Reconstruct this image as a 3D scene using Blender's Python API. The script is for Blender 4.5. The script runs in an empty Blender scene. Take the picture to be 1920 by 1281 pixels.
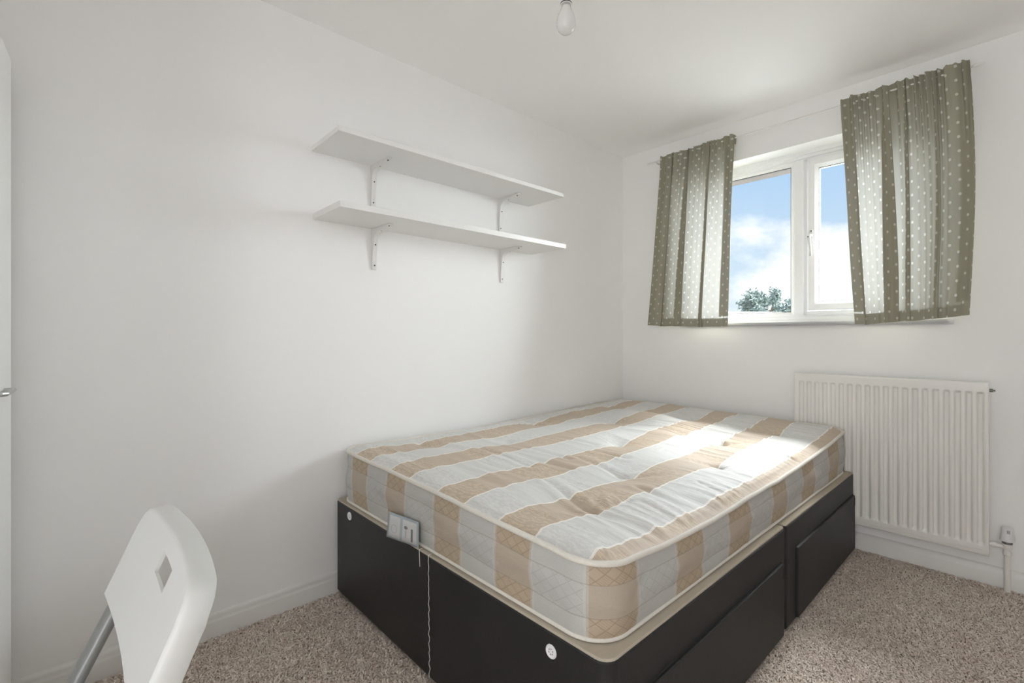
import bpy, math, random
import numpy as np
from mathutils import Vector, Matrix

random.seed(7)
RNG = np.random.RandomState(11)
sc = bpy.context.scene
COL = sc.collection

# ------------------------------------------------------------------ camera
CAM_YAW = 0.8240
cam_d = bpy.data.cameras.new('camera')
cam_d.sensor_width = 36.0
cam_d.lens = 895.87 / 1920.0 * 36.0
cam_d.shift_y = -12.0 / 1920.0
cam_d.clip_start = 0.02
cam_d.clip_end = 500
cam = bpy.data.objects.new('camera', cam_d)
COL.objects.link(cam)
cam.location = (0, 0, 1.0)
cam.rotation_euler = (math.pi / 2, 0, CAM_YAW)
sc.camera = cam

# ------------------------------------------------------------------ view
sc.view_settings.view_transform = 'Standard'
sc.view_settings.look = 'None'
sc.view_settings.exposure = 0.0
sc.view_settings.gamma = 1.0
sc.view_settings.use_curve_mapping = False
sc.cycles.max_bounces = 16
sc.cycles.diffuse_bounces = 12
sc.cycles.transparent_max_bounces = 16
sc.cycles.sample_clamp_indirect = 10.0
sc.cycles.use_denoising = True

# ------------------------------------------------------------------ world: pale blue sky with clouds
world = bpy.data.worlds.new('sky')
sc.world = world
world.use_nodes = True
wn = world.node_tree
wn.nodes.clear()
w_out = wn.nodes.new('ShaderNodeOutputWorld')
w_bg = wn.nodes.new('ShaderNodeBackground')
w_tc = wn.nodes.new('ShaderNodeTexCoord')
w_sep = wn.nodes.new('ShaderNodeSeparateXYZ')
w_r1 = wn.nodes.new('ShaderNodeValToRGB')
w_map = wn.nodes.new('ShaderNodeMapping')
w_noise = wn.nodes.new('ShaderNodeTexNoise')
w_r2 = wn.nodes.new('ShaderNodeValToRGB')
w_mix = wn.nodes.new('ShaderNodeMix')
w_mix.data_type = 'RGBA'
wn.links.new(w_tc.outputs['Generated'], w_sep.inputs[0])
wn.links.new(w_sep.outputs['Z'], w_r1.inputs[0])
e = w_r1.color_ramp.elements
e[0].position = 0.0; e[0].color = (0.80, 0.91, 1.0, 1)
e[1].position = 0.45; e[1].color = (0.33, 0.60, 0.98, 1)
wn.links.new(w_tc.outputs['Generated'], w_map.inputs[0])
w_map.inputs['Scale'].default_value = (1.0, 1.0, 1.7)
w_map.inputs['Location'].default_value = (0.32, 0.1, 0.35)
wn.links.new(w_map.outputs[0], w_noise.inputs['Vector'])
w_noise.inputs['Scale'].default_value = 4.2
w_noise.inputs['Detail'].default_value = 8
w_noise.inputs['Roughness'].default_value = 0.55
w_add = wn.nodes.new('ShaderNodeMath'); w_add.operation = 'MULTIPLY_ADD'
w_add.inputs[1].default_value = -0.9
wn.links.new(w_sep.outputs['Z'], w_add.inputs[0])
wn.links.new(w_noise.outputs['Fac'], w_add.inputs[2])
wn.links.new(w_add.outputs[0], w_r2.inputs[0])
e = w_r2.color_ramp.elements
e[0].position = 0.385; e[0].color = (0, 0, 0, 1)
e[1].position = 0.50; e[1].color = (1, 1, 1, 1)
wn.links.new(w_r2.outputs[0], w_mix.inputs[0])
wn.links.new(w_r1.outputs[0], w_mix.inputs[6])
w_mix.inputs[7].default_value = (1.12, 1.13, 1.14, 1)
wn.links.new(w_mix.outputs[2], w_bg.inputs['Color'])
w_bg.inputs['Strength'].default_value = 1.0
wn.links.new(w_bg.outputs[0], w_out.inputs[0])


def sun(name, az, el, energy, angle, col=(1, 1, 1)):
    """az: compass of the light's travel, degrees from -Y toward -X; el: height of the source."""
    d = bpy.data.lights.new(name, 'SUN')
    d.energy = energy
    d.angle = math.radians(angle)
    d.color = col
    o = bpy.data.objects.new(name, d)
    COL.objects.link(o)
    a, h = math.radians(az), math.radians(el)
    v = Vector((-math.sin(a) * math.cos(h), -math.cos(a) * math.cos(h), -math.sin(h)))
    o.rotation_euler = v.to_track_quat('-Z', 'Y').to_euler()
    o.location = (0, 8, 8)
    return o


sun('daylight_sky', 18, 15, 57.0, 100, (0.935, 0.968, 1.0))
sun('daylight_high', 4, 55, 17.0, 28, (1.0, 0.98, 0.95))


def area(name, loc, direction, sx, sy, power, col=(1, 1, 1)):
    d = bpy.data.lights.new(name, 'AREA')
    d.shape = 'RECTANGLE'
    d.size = sx
    d.size_y = sy
    d.energy = power
    d.color = col
    o = bpy.data.objects.new(name, d)
    COL.objects.link(o)
    o.location = loc
    o.rotation_euler = Vector(direction).to_track_quat('-Z', 'Z').to_euler()
    return o


# added fill lamp behind the camera, brightens the room through an unseen doorway
area('added_fill_light', (0.20, -1.25, 1.10), (-0.25, 1, 0.32), 0.80, 1.8, 25.5, (0.965, 0.98, 1.0))


# ------------------------------------------------------------------ helpers
ORIG = {}


def props(o, label=None, cat=None, group=None, kind=None):
    if label: o['label'] = label
    if cat: o['category'] = cat
    if group: o['group'] = group
    if kind: o['kind'] = kind
    return o


def thing(name, label, cat, loc, rotz=0, group=None, kind=None):
    o = bpy.data.objects.new(name, None)
    COL.objects.link(o)
    o.empty_display_size = 0.1
    o.location = loc
    o.rotation_euler = (0, 0, rotz)
    ORIG[o.name] = Vector(loc)
    return props(o, label, cat, group, kind)


class MB:
    def __init__(s):
        s.v = []; s.f = []; s.uv = None

    def add(s, vs, fs):
        b = len(s.v)
        s.v += [tuple(p) for p in vs]
        s.f += [tuple(i + b for i in f) for f in fs]
        return s

    def box(s, x0, x1, y0, y1, z0, z1):
        vs = [(x0, y0, z0), (x1, y0, z0), (x1, y1, z0), (x0, y1, z0), (x0, y0, z1), (x1, y0, z1), (x1, y1, z1), (x0, y1, z1)]
        return s.add(vs, [(0, 3, 2, 1), (4, 5, 6, 7), (0, 1, 5, 4), (1, 2, 6, 5), (2, 3, 7, 6), (3, 0, 4, 7)])

    def prism(s, poly, a0, a1, axis='y'):
        """poly: list of 2D points; extruded along axis from a0 to a1."""
        n = len(poly)
        def mk(p, a):
            if axis == 'x': return (a, p[0], p[1])
            if axis == 'y': return (p[0], a, p[1])
            return (p[0], p[1], a)
        vs = [mk(p, a0) for p in poly] + [mk(p, a1) for p in poly]
        fs = [(i, (i + 1) % n, n + (i + 1) % n, n + i) for i in range(n)]
        fs += [tuple(range(n))[::-1], tuple(range(n, 2 * n))]
        return s.add(vs, fs)

    def tube(s, pts, r, n=12, cap=True, ry=None, up=(0, 0, 1)):
        pts = [Vector(p) for p in pts]
        rs = r if isinstance(r, (list, tuple)) else [r] * len(pts)
        rings = []
        prev = None
        for i, p in enumerate(pts):
            t = (pts[min(i + 1, len(pts) - 1)] - pts[max(i - 1, 0)]).normalized()
            if prev is None:
                u = Vector(up)
                if abs(u.dot(t)) > 0.95: u = Vector((1, 0, 0))
                a = (u - t * u.dot(t)).normalized()
            else:
                a = (prev - t * prev.dot(t)).normalized()
            prev = a
            b = t.cross(a)
            rb = rs[i] if ry is None else ry
            rings.append([p + a * math.cos(q) * rs[i] + b * math.sin(q) * rb for q in [2 * math.pi * k / n for k in range(n)]])
        vs = [v for rg in rings for v in rg]
        fs = []
        for i in range(len(pts) - 1):
            for k in range(n):
                fs.append((i * n + k, i * n + (k + 1) % n, (i + 1) * n + (k + 1) % n, (i + 1) * n + k))
        if cap:
            fs.append(tuple(range(n))[::-1])
            fs.append(tuple((len(pts) - 1) * n + k for k in range(n)))
        return s.add(vs, fs)

    def lathe(s, prof, c=(0, 0, 0), axis='z', n=32):
        """prof: (radius, height) list, from one end to the other."""
        vs = []; fs = []
        for (r, h) in prof:
            for k in range(n):
                q = 2 * math.pi * k / n
                a, b = r * math.cos(q), r * math.sin(q)
                p = {'z': (a, b, h), 'y': (a, h, b), 'x': (h, a, b)}[axis]
                vs.append((p[0] + c[0], p[1] + c[1], p[2] + c[2]))
        for i in range(len(prof) - 1):
            for k in range(n):
                fs.append((i * n + k, i * n + (k + 1) % n, (i + 1) * n + (k + 1) % n, (i + 1) * n + k))
        fs.append(tuple(range(n))[::-1])
        fs.append(tuple((len(prof) - 1) * n + k for k in range(n)))
        return s.add(vs, fs)

    def ring(s, x0, x1, z0, z1, prof):
        """mitred rectangular ring in an x-z plane; prof: closed list of (inset, y)."""
        n = len(prof)
        vs = []
        for (sx, sz, cx, cz) in ((1, 1, x0, z0), (-1, 1, x1, z0), (-1, -1, x1, z1), (1, -1, x0, z1)):
            for (d, y) in prof:
                vs.append((cx + sx * d, y, cz + sz * d))
        fs = []
        for c in range(4):
            d = (c + 1) % 4
            for i in range(n):
                j = (i + 1) % n
                fs.append((c * n + i, c * n + j, d * n + j, d * n + i))
        return s.add(vs, fs)

    def build(s, name, mat, parent=None, smooth=False, bevel=0, seg=2, local=False, angle=35):
        me = bpy.data.meshes.new(name)
        o0 = Vector((0, 0, 0))
        if parent is not None and not local:
            o0 = ORIG[parent.name]
        me.from_pydata([(v[0] - o0[0], v[1] - o0[1], v[2] - o0[2]) for v in s.v], [], s.f)
        import bmesh
        bm = bmesh.new(); bm.from_mesh(me)
        bmesh.ops.recalc_face_normals(bm, faces=bm.faces)
        bm.to_mesh(me); bm.free()
        if s.uv is not None:
            for nm, arr in s.uv.items():
                L = me.uv_layers.new(name=nm)
                idx = np.zeros(len(me.loops), dtype=np.int32)
                me.loops.foreach_get('vertex_index', idx)
                L.data.foreach_set('uv', arr[idx].astype(np.float32).ravel())
        o = bpy.data.objects.new(name, me)
        COL.objects.link(o)
        if parent is not None:
            o.parent = parent
            ORIG[o.name] = ORIG[parent.name] if not local else Vector((0, 0, 0))
        else:
            ORIG[o.name] = Vector((0, 0, 0))
        if mat is not None:
            me.materials.append(mat)
        if smooth:
            me.polygons.foreach_set('use_smooth', [True] * len(me.polygons))
            if smooth == 'auto':
                me.set_sharp_from_angle(angle=math.radians(angle))
        if bevel:
            m = o.modifiers.new('bevel', 'BEVEL')
            m.width = bevel; m.segments = seg; m.limit_method = 'ANGLE'; m.angle_limit = math.radians(40)
            me.polygons.foreach_set('use_smooth', [True] * len(me.polygons))
            m.harden_normals = True
        return o


# ------------------------------------------------------------------ materials
class NT:
    def __init__(s, name):
        s.m = bpy.data.materials.new(name); s.m.use_nodes = True
        s.t = s.m.node_tree; s.t.nodes.clear()
        s.out = s.n('ShaderNodeOutputMaterial')

    def n(s, kind, **kw):
        nd = s.t.nodes.new(kind)
        for k, v in kw.items(): setattr(nd, k, v)
        return nd

    def link(s, a, b): s.t.links.new(a, b)

    def put(s, sock, v):
        if v is None: return
        if hasattr(v, 'is_linked') or isinstance(v, bpy.types.NodeSocket): s.link(v, sock)
        else: sock.default_value = v

    def math(s, op, a, b=None, c=None, clamp=False):
        nd = s.n('ShaderNodeMath', operation=op); nd.use_clamp = clamp
        s.put(nd.inputs[0], a); s.put(nd.inputs[1], b)
        if c is not None: s.put(nd.inputs[2], c)
        return nd.outputs[0]

    def mix(s, f, a, b):
        nd = s.n('ShaderNodeMix', data_type='RGBA')
        s.put(nd.inputs[0], f); s.put(nd.inputs[6], a); s.put(nd.inputs[7], b)
        return nd.outputs[2]

    def noise(s, vec, scale, detail=2, rough=0.5, dist=0.0):
        nd = s.n('ShaderNodeTexNoise')
        if vec is not None: s.link(vec, nd.inputs['Vector'])
        nd.inputs['Scale'].default_value = scale; nd.inputs['Detail'].default_value = detail
        nd.inputs['Roughness'].default_value = rough; nd.inputs['Distortion'].default_value = dist
        return nd.outputs['Fac']

    def obj(s): return s.n('ShaderNodeTexCoord').outputs['Object']

    def uv(s, name):
        nd = s.n('ShaderNodeUVMap'); nd.uv_map = name
        sp = s.n('ShaderNodeSeparateXYZ'); s.link(nd.outputs[0], sp.inputs[0])
        return nd.outputs[0], sp.outputs[0], sp.outputs[1]

    def mapping(s, vec, scale=(1, 1, 1), rot=(0, 0, 0)):
        nd = s.n('ShaderNodeMapping'); s.link(vec, nd.inputs[0])
        nd.inputs['Scale'].default_value = scale; nd.inputs['Rotation'].default_value = rot
        return nd.outputs[0]

    def bump(s, h, strength=0.3, dist=0.002):
        nd = s.n('ShaderNodeBump'); s.link(h, nd.inputs['Height'])
        nd.inputs['Strength'].default_value = strength; nd.inputs['Distance'].default_value = dist
        return nd.outputs[0]

    def principled(s, col, rough=0.5, metal=0.0, spec=0.5, normal=None, **kw):
        p = s.n('ShaderNodeBsdfPrincipled')
        s.put(p.inputs['Base Color'], col if not isinstance(col, tuple) else (*col[:3], 1))
        s.put(p.inputs['Roughness'], rough); p.inputs['Metallic'].default_value = metal
        p.inputs['Specular IOR Level'].default_value = spec
        if normal is not None: s.link(normal, p.inputs['Normal'])
        for k, v in kw.items(): p.inputs[k].default_value = v
        return p.outputs[0]

    def done(s, sh):
        s.link(sh, s.out.inputs['Surface']); return s.m


def simple(name, col, rough=0.5, metal=0.0, spec=0.5, var=0.04, scale=9.0, bump=0.0, bscale=200.0, **kw):
    t = NT(name); o = t.obj()
    n = t.noise(o, scale, 3)
    c = t.mix(n, tuple(x * (1 - var) for x in col[:3]) + (1,), tuple(min(1, x * (1 + var)) for x in col[:3]) + (1,))
    nm = t.bump(t.noise(o, bscale, 3), 0.25, bump) if bump else None
    return t.done(t.principled(c, rough, metal, spec, nm, **kw))


M_wall = simple('wall_paint', (0.87, 0.865, 0.86), 0.85, spec=0.2, var=0.008, scale=1.5, bump=0.0006, bscale=350)
M_ceil = simple('ceiling_paint', (0.91, 0.905, 0.895), 0.9, spec=0.15, var=0.008, scale=1.5)
M_trim = simple('gloss_trim_paint', (0.74, 0.73, 0.71), 0.35, var=0.01)
M_shelf = simple('white_laminate', (0.80, 0.795, 0.78), 0.40, var=0.008)
M_brkt = simple('white_painted_steel', (0.74, 0.73, 0.715), 0.42, var=0.01)
M_upvc = simple('white_upvc', (0.83, 0.835, 0.85), 0.28, var=0.008)
M_gasket = simple('dark_gasket', (0.06, 0.06, 0.06), 0.7)
M_rad = simple('radiator_enamel', (0.80, 0.785, 0.75), 0.32, var=0.01)
M_plastic = simple('white_plastic', (0.60, 0.605, 0.59), 0.42, var=0.006, **{'Subsurface Weight': 0.0})
M_trv = simple('valve_plastic', (0.74, 0.74, 0.75), 0.4)
M_dark = simple('dark_recess', (0.03, 0.03, 0.03), 0.8)
M_steel = simple('grey_steel', (0.24, 0.245, 0.24), 0.42, metal=0.5, var=0.03)
M_chrome = simple('brushed_metal', (0.55, 0.55, 0.55), 0.3, metal=1.0)
M_screw = simple('screw_steel', (0.10, 0.10, 0.10), 0.4, metal=0.6)
M_ward = simple('wardrobe_foil', (0.82, 0.82, 0.81), 0.45, var=0.006)
M_pipe = simple('painted_pipe', (0.78, 0.765, 0.73), 0.35)
M_brick = simple('reveal_brick', (0.11, 0.095, 0.085), 0.9, var=0.25, scale=25)
M_black_plastic = simple('black_plastic', (0.015, 0.015, 0.015), 0.5)
M_thread = simple('white_thread', (0.75, 0.74, 0.70), 0.9)
M_platform = simple('platform_cloth', (0.46, 0.41, 0.335), 0.95, spec=0.1, var=0.06, scale=60, bump=0.0005, bscale=900)
M_piping = simple('cream_piping', (0.70, 0.67, 0.61), 0.8, spec=0.2, var=0.08, scale=150, bump=0.0012, bscale=500)
M_button = simple('white_felt_button', (0.82, 0.81, 0.78), 0.9, var=0.04, scale=80)


def leather():
    t = NT('black_faux_leather'); o = t.obj()
    c = t.mix(t.noise(o, 7, 4), (0.011, 0.011, 0.0118, 1), (0.018, 0.018, 0.019, 1))
    v = t.n('ShaderNodeTexVoronoi'); v.inputs['Scale'].default_value = 420; t.link(o, v.inputs['Vector'])
    h = t.math('ADD', v.outputs['Distance'], t.math('MULTIPLY', t.noise(o, 12, 3), 3.0))
    return t.done(t.principled(c, 0.50, 0, 0.45, t.bump(h, 0.35, 0.0009)))


M_leather = leather()


def line_mask(t, phase, w):
    """1 near integer values of phase."""
    f = t.math('FRACT', t.math('ADD', phase, 0.5))
    d = t.math('ABSOLUTE', t.math('SUBTRACT', f, 0.5))
    return t.math('LESS_THAN', d, w)


def ticking_top():
    t = NT('mattress_ticking')
    _, ph, pv = t.uv('phase')      # stripe phase across, block phase along
    vec, xx, yy = t.uv('metric')
    fx = t.math('FRACT', ph)
    is_tan = t.math('LESS_THAN', fx, 0.47)
    fy = t.math('FRACT', pv)
    blk = t.math('LESS_THAN', fy, 0.48)
    # woven figures, stretched across the cloth
    fig = t.noise(t.mapping(vec, (55, 170, 1)), 1.0, 2, 0.5, 0.4)
    figm = t.math('MULTIPLY', t.math('GREATER_THAN', fig, 0.52), blk)
    fine = t.noise(t.mapping(vec, (160, 700, 1)), 1.0, 2)
    tan_a = (0.52, 0.43, 0.34, 1); tan_b = (0.60, 0.49, 0.36, 1)
    tan_c = (0.495, 0.405, 0.315, 1)
    tan = t.mix(figm, t.mix(blk, tan_a, tan_c), tan_b)
    iv = t.mix(figm, t.mix(blk, (0.66, 0.665, 0.65, 1), (0.645, 0.65, 0.64, 1)), (0.715, 0.715, 0.70, 1))
    c = t.mix(is_tan, iv, tan)
    c = t.mix(t.math('MULTIPLY', fine, 0.22), c, (0.40, 0.37, 0.33, 1))
    ln = t.math('MAXIMUM', line_mask(t, ph, 0.011), line_mask(t, t.math('SUBTRACT', ph, 0.47), 0.011))
    c = t.mix(t.math('MULTIPLY', ln, 0.85), c, (0.84, 0.82, 0.78, 1))
    h = t.math('ADD', fine, t.math('MULTIPLY', fig, 0.8))
    wr = t.noise(t.mapping(vec, (7, 34, 1), (0, 0, 0.2)), 1.0, 4, 0.6, 0.8)
    h2 = t.math('ADD', t.math('MULTIPLY', h, 0.25), t.math('MULTIPLY', wr, 2.2))
    sh = t.principled(c, 0.62, 0, 0.35, t.bump(h2, 0.55, 0.0030))
    return t.done(sh)


def ticking_side():
    t = NT('mattress_border_cloth')
    _, ph, v = t.uv('phase')
    vec, ss, zz = t.uv('metric')
    fx = t.math('FRACT', ph)
    is_tan = t.math('LESS_THAN', fx, 0.47)
    band = t.math('MAXIMUM', t.math('LESS_THAN', v, 0.31), t.math('GREATER_THAN', v, 0.73))
    # diamond lattice with hatched cells
    a = t.math('MULTIPLY', t.math('ADD', ss, t.math('MULTIPLY', zz, 1.35)), 26.0)
    b = t.math('MULTIPLY', t.math('SUBTRACT', ss, t.math('MULTIPLY', zz, 1.35)), 26.0)
    lat = t.math('MAXIMUM', line_mask(t, a, 0.045), line_mask(t, b, 0.045))
    ca = t.math('MODULO', t.math('ABSOLUTE', t.math('FLOOR', a)), 2.0)
    cb = t.math('MODULO', t.math('ABSOLUTE', t.math('FLOOR', b)), 2.0)
    cell = t.math('ABSOLUTE', t.math('SUBTRACT', ca, cb))
    hat = t.math('MULTIPLY', line_mask(t, t.math('MULTIPLY', a, 5.0), 0.17), cell)
    fig = t.math('MAXIMUM', lat, t.math('MULTIPLY', hat, 0.55))
    tan_band = t.mix(t.math('MULTIPLY', fig, 0.75), (0.56, 0.45, 0.325, 1), (0.37, 0.285, 0.20, 1))
    tan = t.mix(band, (0.55, 0.47, 0.38, 1), tan_band)
    grey_blk = t.math('LESS_THAN', t.math('ABSOLUTE', t.math('SUBTRACT', t.math('MODULO', t.math('FLOOR', t.math('ADD', ph, 20.0)), 2.0), 1.0)), 0.5)
    gf = t.math('MULTIPLY', t.math('MULTIPLY', fig, t.math('SUBTRACT', 1.0, band)), 0.55)
    iv = t.mix(gf, (0.62, 0.62, 0.60, 1), (0.46, 0.47, 0.46, 1))
    c = t.mix(is_tan, iv, tan)
    fine = t.noise(t.mapping(vec, (500, 300, 1)), 1.0, 2)
    c = t.mix(t.math('MULTIPLY', fine, 0.2), c, (0.38, 0.35, 0.31, 1))
    edge = t.math('MAXIMUM', line_mask(t, ph, 0.02), line_mask(t, t.math('SUBTRACT', ph, 0.47), 0.02))
    c = t.mix(t.math('MULTIPLY', edge, 0.35), c, (0.72, 0.71, 0.69, 1))
    st = t.math('MAXIMUM', t.math('LESS_THAN', t.math('ABSOLUTE', t.math('SUBTRACT', v, 0.31)), 0.008),
                t.math('LESS_THAN', t.math('ABSOLUTE', t.math('SUBTRACT', v, 0.73)), 0.008))
    c = t.mix(t.math('MULTIPLY', st, 0.35), c, (0.30, 0.24, 0.18, 1))
    c = t.mix(0.2, c, (0.10, 0.09, 0.075, 1))
    h = t.math('ADD', fine, t.math('MULTIPLY', t.noise(t.mapping(vec, (12, 26, 1)), 1.0, 4, 0.6, 0.5), 2.5))
    return t.done(t.principled(c, 0.75, 0, 0.25, t.bump(h, 0.45, 0.0025)))


M_top = ticking_top()
M_side = ticking_side()


def curtain_cloth():
    t = NT('polka_dot_cotton')
    vec, x, y = t.uv('metric')
    px, py = 0.037, 0.058
    cx = t.math('DIVIDE', x, px)
    ix = t.math('FLOOR', cx)
    odd = t.math('MODULO', t.math('ABSOLUTE', ix), 2.0)
    dx = t.math('MULTIPLY', t.math('SUBTRACT', t.math('FRACT', cx), 0.5), px)
    cy = t.math('ADD', t.math('DIVIDE', y, py), t.math('MULTIPLY', odd, 0.5))
    dy = t.math('MULTIPLY', t.math('SUBTRACT', t.math('FRACT', cy), 0.5), py)
    r = t.math('SQRT', t.math('ADD', t.math('MULTIPLY', dx, dx), t.math('MULTIPLY', dy, dy)))
    dot = t.math('LESS_THAN', r, 0.0060)
    wv = t.noise(t.mapping(vec, (900, 900, 1)), 1.0, 2)
    base = t.mix(wv, (0.43, 0.405, 0.305, 1), (0.50, 0.475, 0.365, 1))
    c = t.mix(dot, base, (0.85, 0.84, 0.78, 1))
    tc = t.mix(dot, (0.175, 0.175, 0.168, 1), (0.27, 0.27, 0.262, 1))
    d = t.n('ShaderNodeBsdfDiffuse'); t.link(c, d.inputs[0])
    tr = t.n('ShaderNodeBsdfTranslucent'); t.link(tc, tr.inputs[0])
    mx = t.n('ShaderNodeAddShader'); t.link(d.outputs[0], mx.inputs[0])
    sc_ = t.n('ShaderNodeMixShader'); sc_.inputs[0].default_value = 0.42
    t.link(d.outputs[0], sc_.inputs[1]); t.link(tr.outputs[0], sc_.inputs[2])
    t.link(sc_.outputs[0], t.out.inputs['Surface'])
    return t.m


M_curt = curtain_cloth()


def glass():
    t = NT('window_glass')
    a = t.n('ShaderNodeBsdfTransparent'); a.inputs[0].default_value = (0.97, 0.985, 0.98, 1)
    b = t.n('ShaderNodeBsdfGlossy'); b.inputs['Roughness'].default_value = 0.02
    fr = t.n('ShaderNodeFresnel'); fr.inputs[0].default_value = 1.25
    m = t.n('ShaderNodeMixShader'); t.link(fr.outputs[0], m.inputs[0])
    t.link(a.outputs[0], m.inputs[1]); t.link(b.outputs[0], m.inputs[2])
    return t.done(m.outputs[0])


M_glass = glass()


def carpet(name, tuft):
    t = NT(name)
    pos = t.n('ShaderNodeNewGeometry').outputs['Position']
    big = t.noise(pos, 5.5, 5, 0.6)
    mid = t.noise(pos, 26, 3, 0.6)
    sp = t.noise(pos, 330 if tuft else 170, 2, 0.7)
    g = t.math('ADD', t.math('MULTIPLY', big, 0.5), t.math('MULTIPLY', mid, 0.5))
    r = t.n('ShaderNodeMapRange'); r.inputs['From Min'].default_value = 0.36; r.inputs['From Max'].default_value = 0.64
    t.link(g, r.inputs[0])
    base = t.mix(r.outputs[0], (0.66, 0.54, 0.47, 1), (0.86, 0.79, 0.71, 1))
    r2 = t.n('ShaderNodeMapRange'); r2.inputs['From Min'].default_value = 0.35; r2.inputs['From Max'].default_value = 0.68
    t.link(sp, r2.inputs[0])
    if tuft:
        at = t.n('ShaderNodeAttribute'); at.attribute_name = 'shade'
        f = at.outputs['Fac']
    else:
        f = r2.outputs[0]
    c = t.mix(f, (0.47, 0.385, 0.33, 1), t.mix(0.45, base, (0.97, 0.91, 0.83, 1)))
    c = t.mix(0.80 if tuft else 0.6, base, c)
    if tuft:
        return t.done(t.principled(c, 0.9, 0, 0.1))
    vv = t.n('ShaderNodeTexVoronoi'); vv.inputs['Scale'].default_value = 190; t.link(pos, vv.inputs['Vector'])
    return t.done(t.principled(c, 0.95, 0, 0.1, t.bump(vv.outputs['Distance'], 0.8, 0.006)))


M_carpet = carpet('carpet_base', False)
M_pile = carpet('carpet_pile', True)

# ------------------------------------------------------------------ room
XL, XR = -1.834, 0.76
YW, YB = 2.704, -0.92
H = 2.178


def struct(o): o['kind'] = 'structure'; return o


def wall_hole(plane, a0, a1, h0, h1, th0, th1, name, mat):
    """Wall in an x-z plane between y=th0 and y=th1, spanning a0..a1, 0..H with an opening."""
    xs = [a0, h0[0], h0[1], a1]; zs = [-0.1, h1[0], h1[1], H + 0.1]
    m = MB()
    vid = {}
    vs = []
    for yi, y in enumerate((th0, th1)):
        for i, x in enumerate(xs):
            for k, z in enumerate(zs):
                vid[(yi, i, k)] = len(vs); vs.append((x, y, z))
    fs = []
    for yi in (0, 1):
        for i in range(3):
            for k in range(3):
                if i == 1 and k == 1: continue
                if h1[0] <= 0 and i == 1 and k == 0: continue
                fs.append((vid[(yi, i, k)], vid[(yi, i + 1, k)], vid[(yi, i + 1, k + 1)], vid[(yi, i, k + 1)]))
    def q(a, b): fs.append((vid[(0,) + a], vid[(0,) + b], vid[(1,) + b], vid[(1,) + a]))
    q((1, 1), (1, 2)); q((2, 1), (2, 2)); q((1, 2), (2, 2))
    if h1[0] > 0: q((1, 1), (2, 1))
    for k in range(3): q((0, k), (0, k + 1)); q((3, k), (3, k + 1))
    for i in range(3): q((i, 3), (i + 1, 3)); q((i, 0), (i + 1, 0))
    m.add(vs, fs)
    return struct(m.build(name, mat))


WX0, WX1, WZ0, WZ1 = -1.400, -0.225, 1.062, 1.963
wall_hole('y', XL - 0.1, XR + 0.1, (WX0, WX1), (WZ0, WZ1), YW, YW + 0.18, 'wall_window', M_wall)
wall_hole('y', XL - 0.1, XR + 0.1, (WX0 + 0.01, WX1 - 0.01), (WZ0 + 0.01, 1.916), YW + 0.181, YW + 0.29, 'wall_outside', M_brick)
struct(MB().box(XL - 0.1, XL, YB - 1.3, YW, -0.1, H + 0.1).build('wall_left', M_wall))
struct(MB().box(XR, XR + 0.1, YB - 1.3, YW, -0.1, H + 0.1).build('wall_right', M_wall))
DX0, DX1 = -0.22, 0.60  # unseen doorway, added so the fill lamp can shine in
wall_hole('y', XL, XR, (DX0, DX1), (0.0, 1.98), YB - 0.1, YB, 'wall_back', M_wall)
struct(MB().box(XL, XR, YB - 1.3, YB - 1.2, -0.1, H + 0.1).build('wall_landing', M_wall))  # closes the unseen space behind the added doorway
struct(MB().box(XL - 0.1, XR + 0.1, YB - 1.3, YW + 0.18, H, H + 0.1).build('ceiling', M_ceil))
struct(MB().box(XL - 0.1, XR + 0.1, YB - 1.3, YW + 0.18, -0.1, 0).build('floor', M_carpet))

SK = [(0, 0), (0.016, 0), (0.016, 0.054), (0.0145, 0.058), (0.0115, 0.062), (0.0115, 0.069), (0.0095, 0.0755), (0.005, 0.080), (0, 0.081)]
struct(MB().prism([(XL + d, z) for d, z in SK], YB, YW, 'y').build('baseboard_left', M_trim, smooth='auto', angle=50))
struct(MB().prism([(YW - d, z) for d, z in SK], XL + 0.0165, XR - 0.0165, 'x').build('baseboard_window', M_trim, smooth='auto', angle=50))
struct(MB().prism([(XR - d, z) for d, z in SK], YB, YW, 'y').build('baseboard_right', M_trim, smooth='auto', angle=50))
# lining of the unseen doorway added for the fill lamp
m = MB()
for (a, b) in ((DX0 - 0.06, DX0), (DX1, DX1 + 0.06)):
    m.box(a, b, YB, YB + 0.018, 0, 2.04)
m.box(DX0, DX1, YB, YB + 0.018, 1.98, 2.04)
struct(m.build('trim_1', M_trim))

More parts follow.
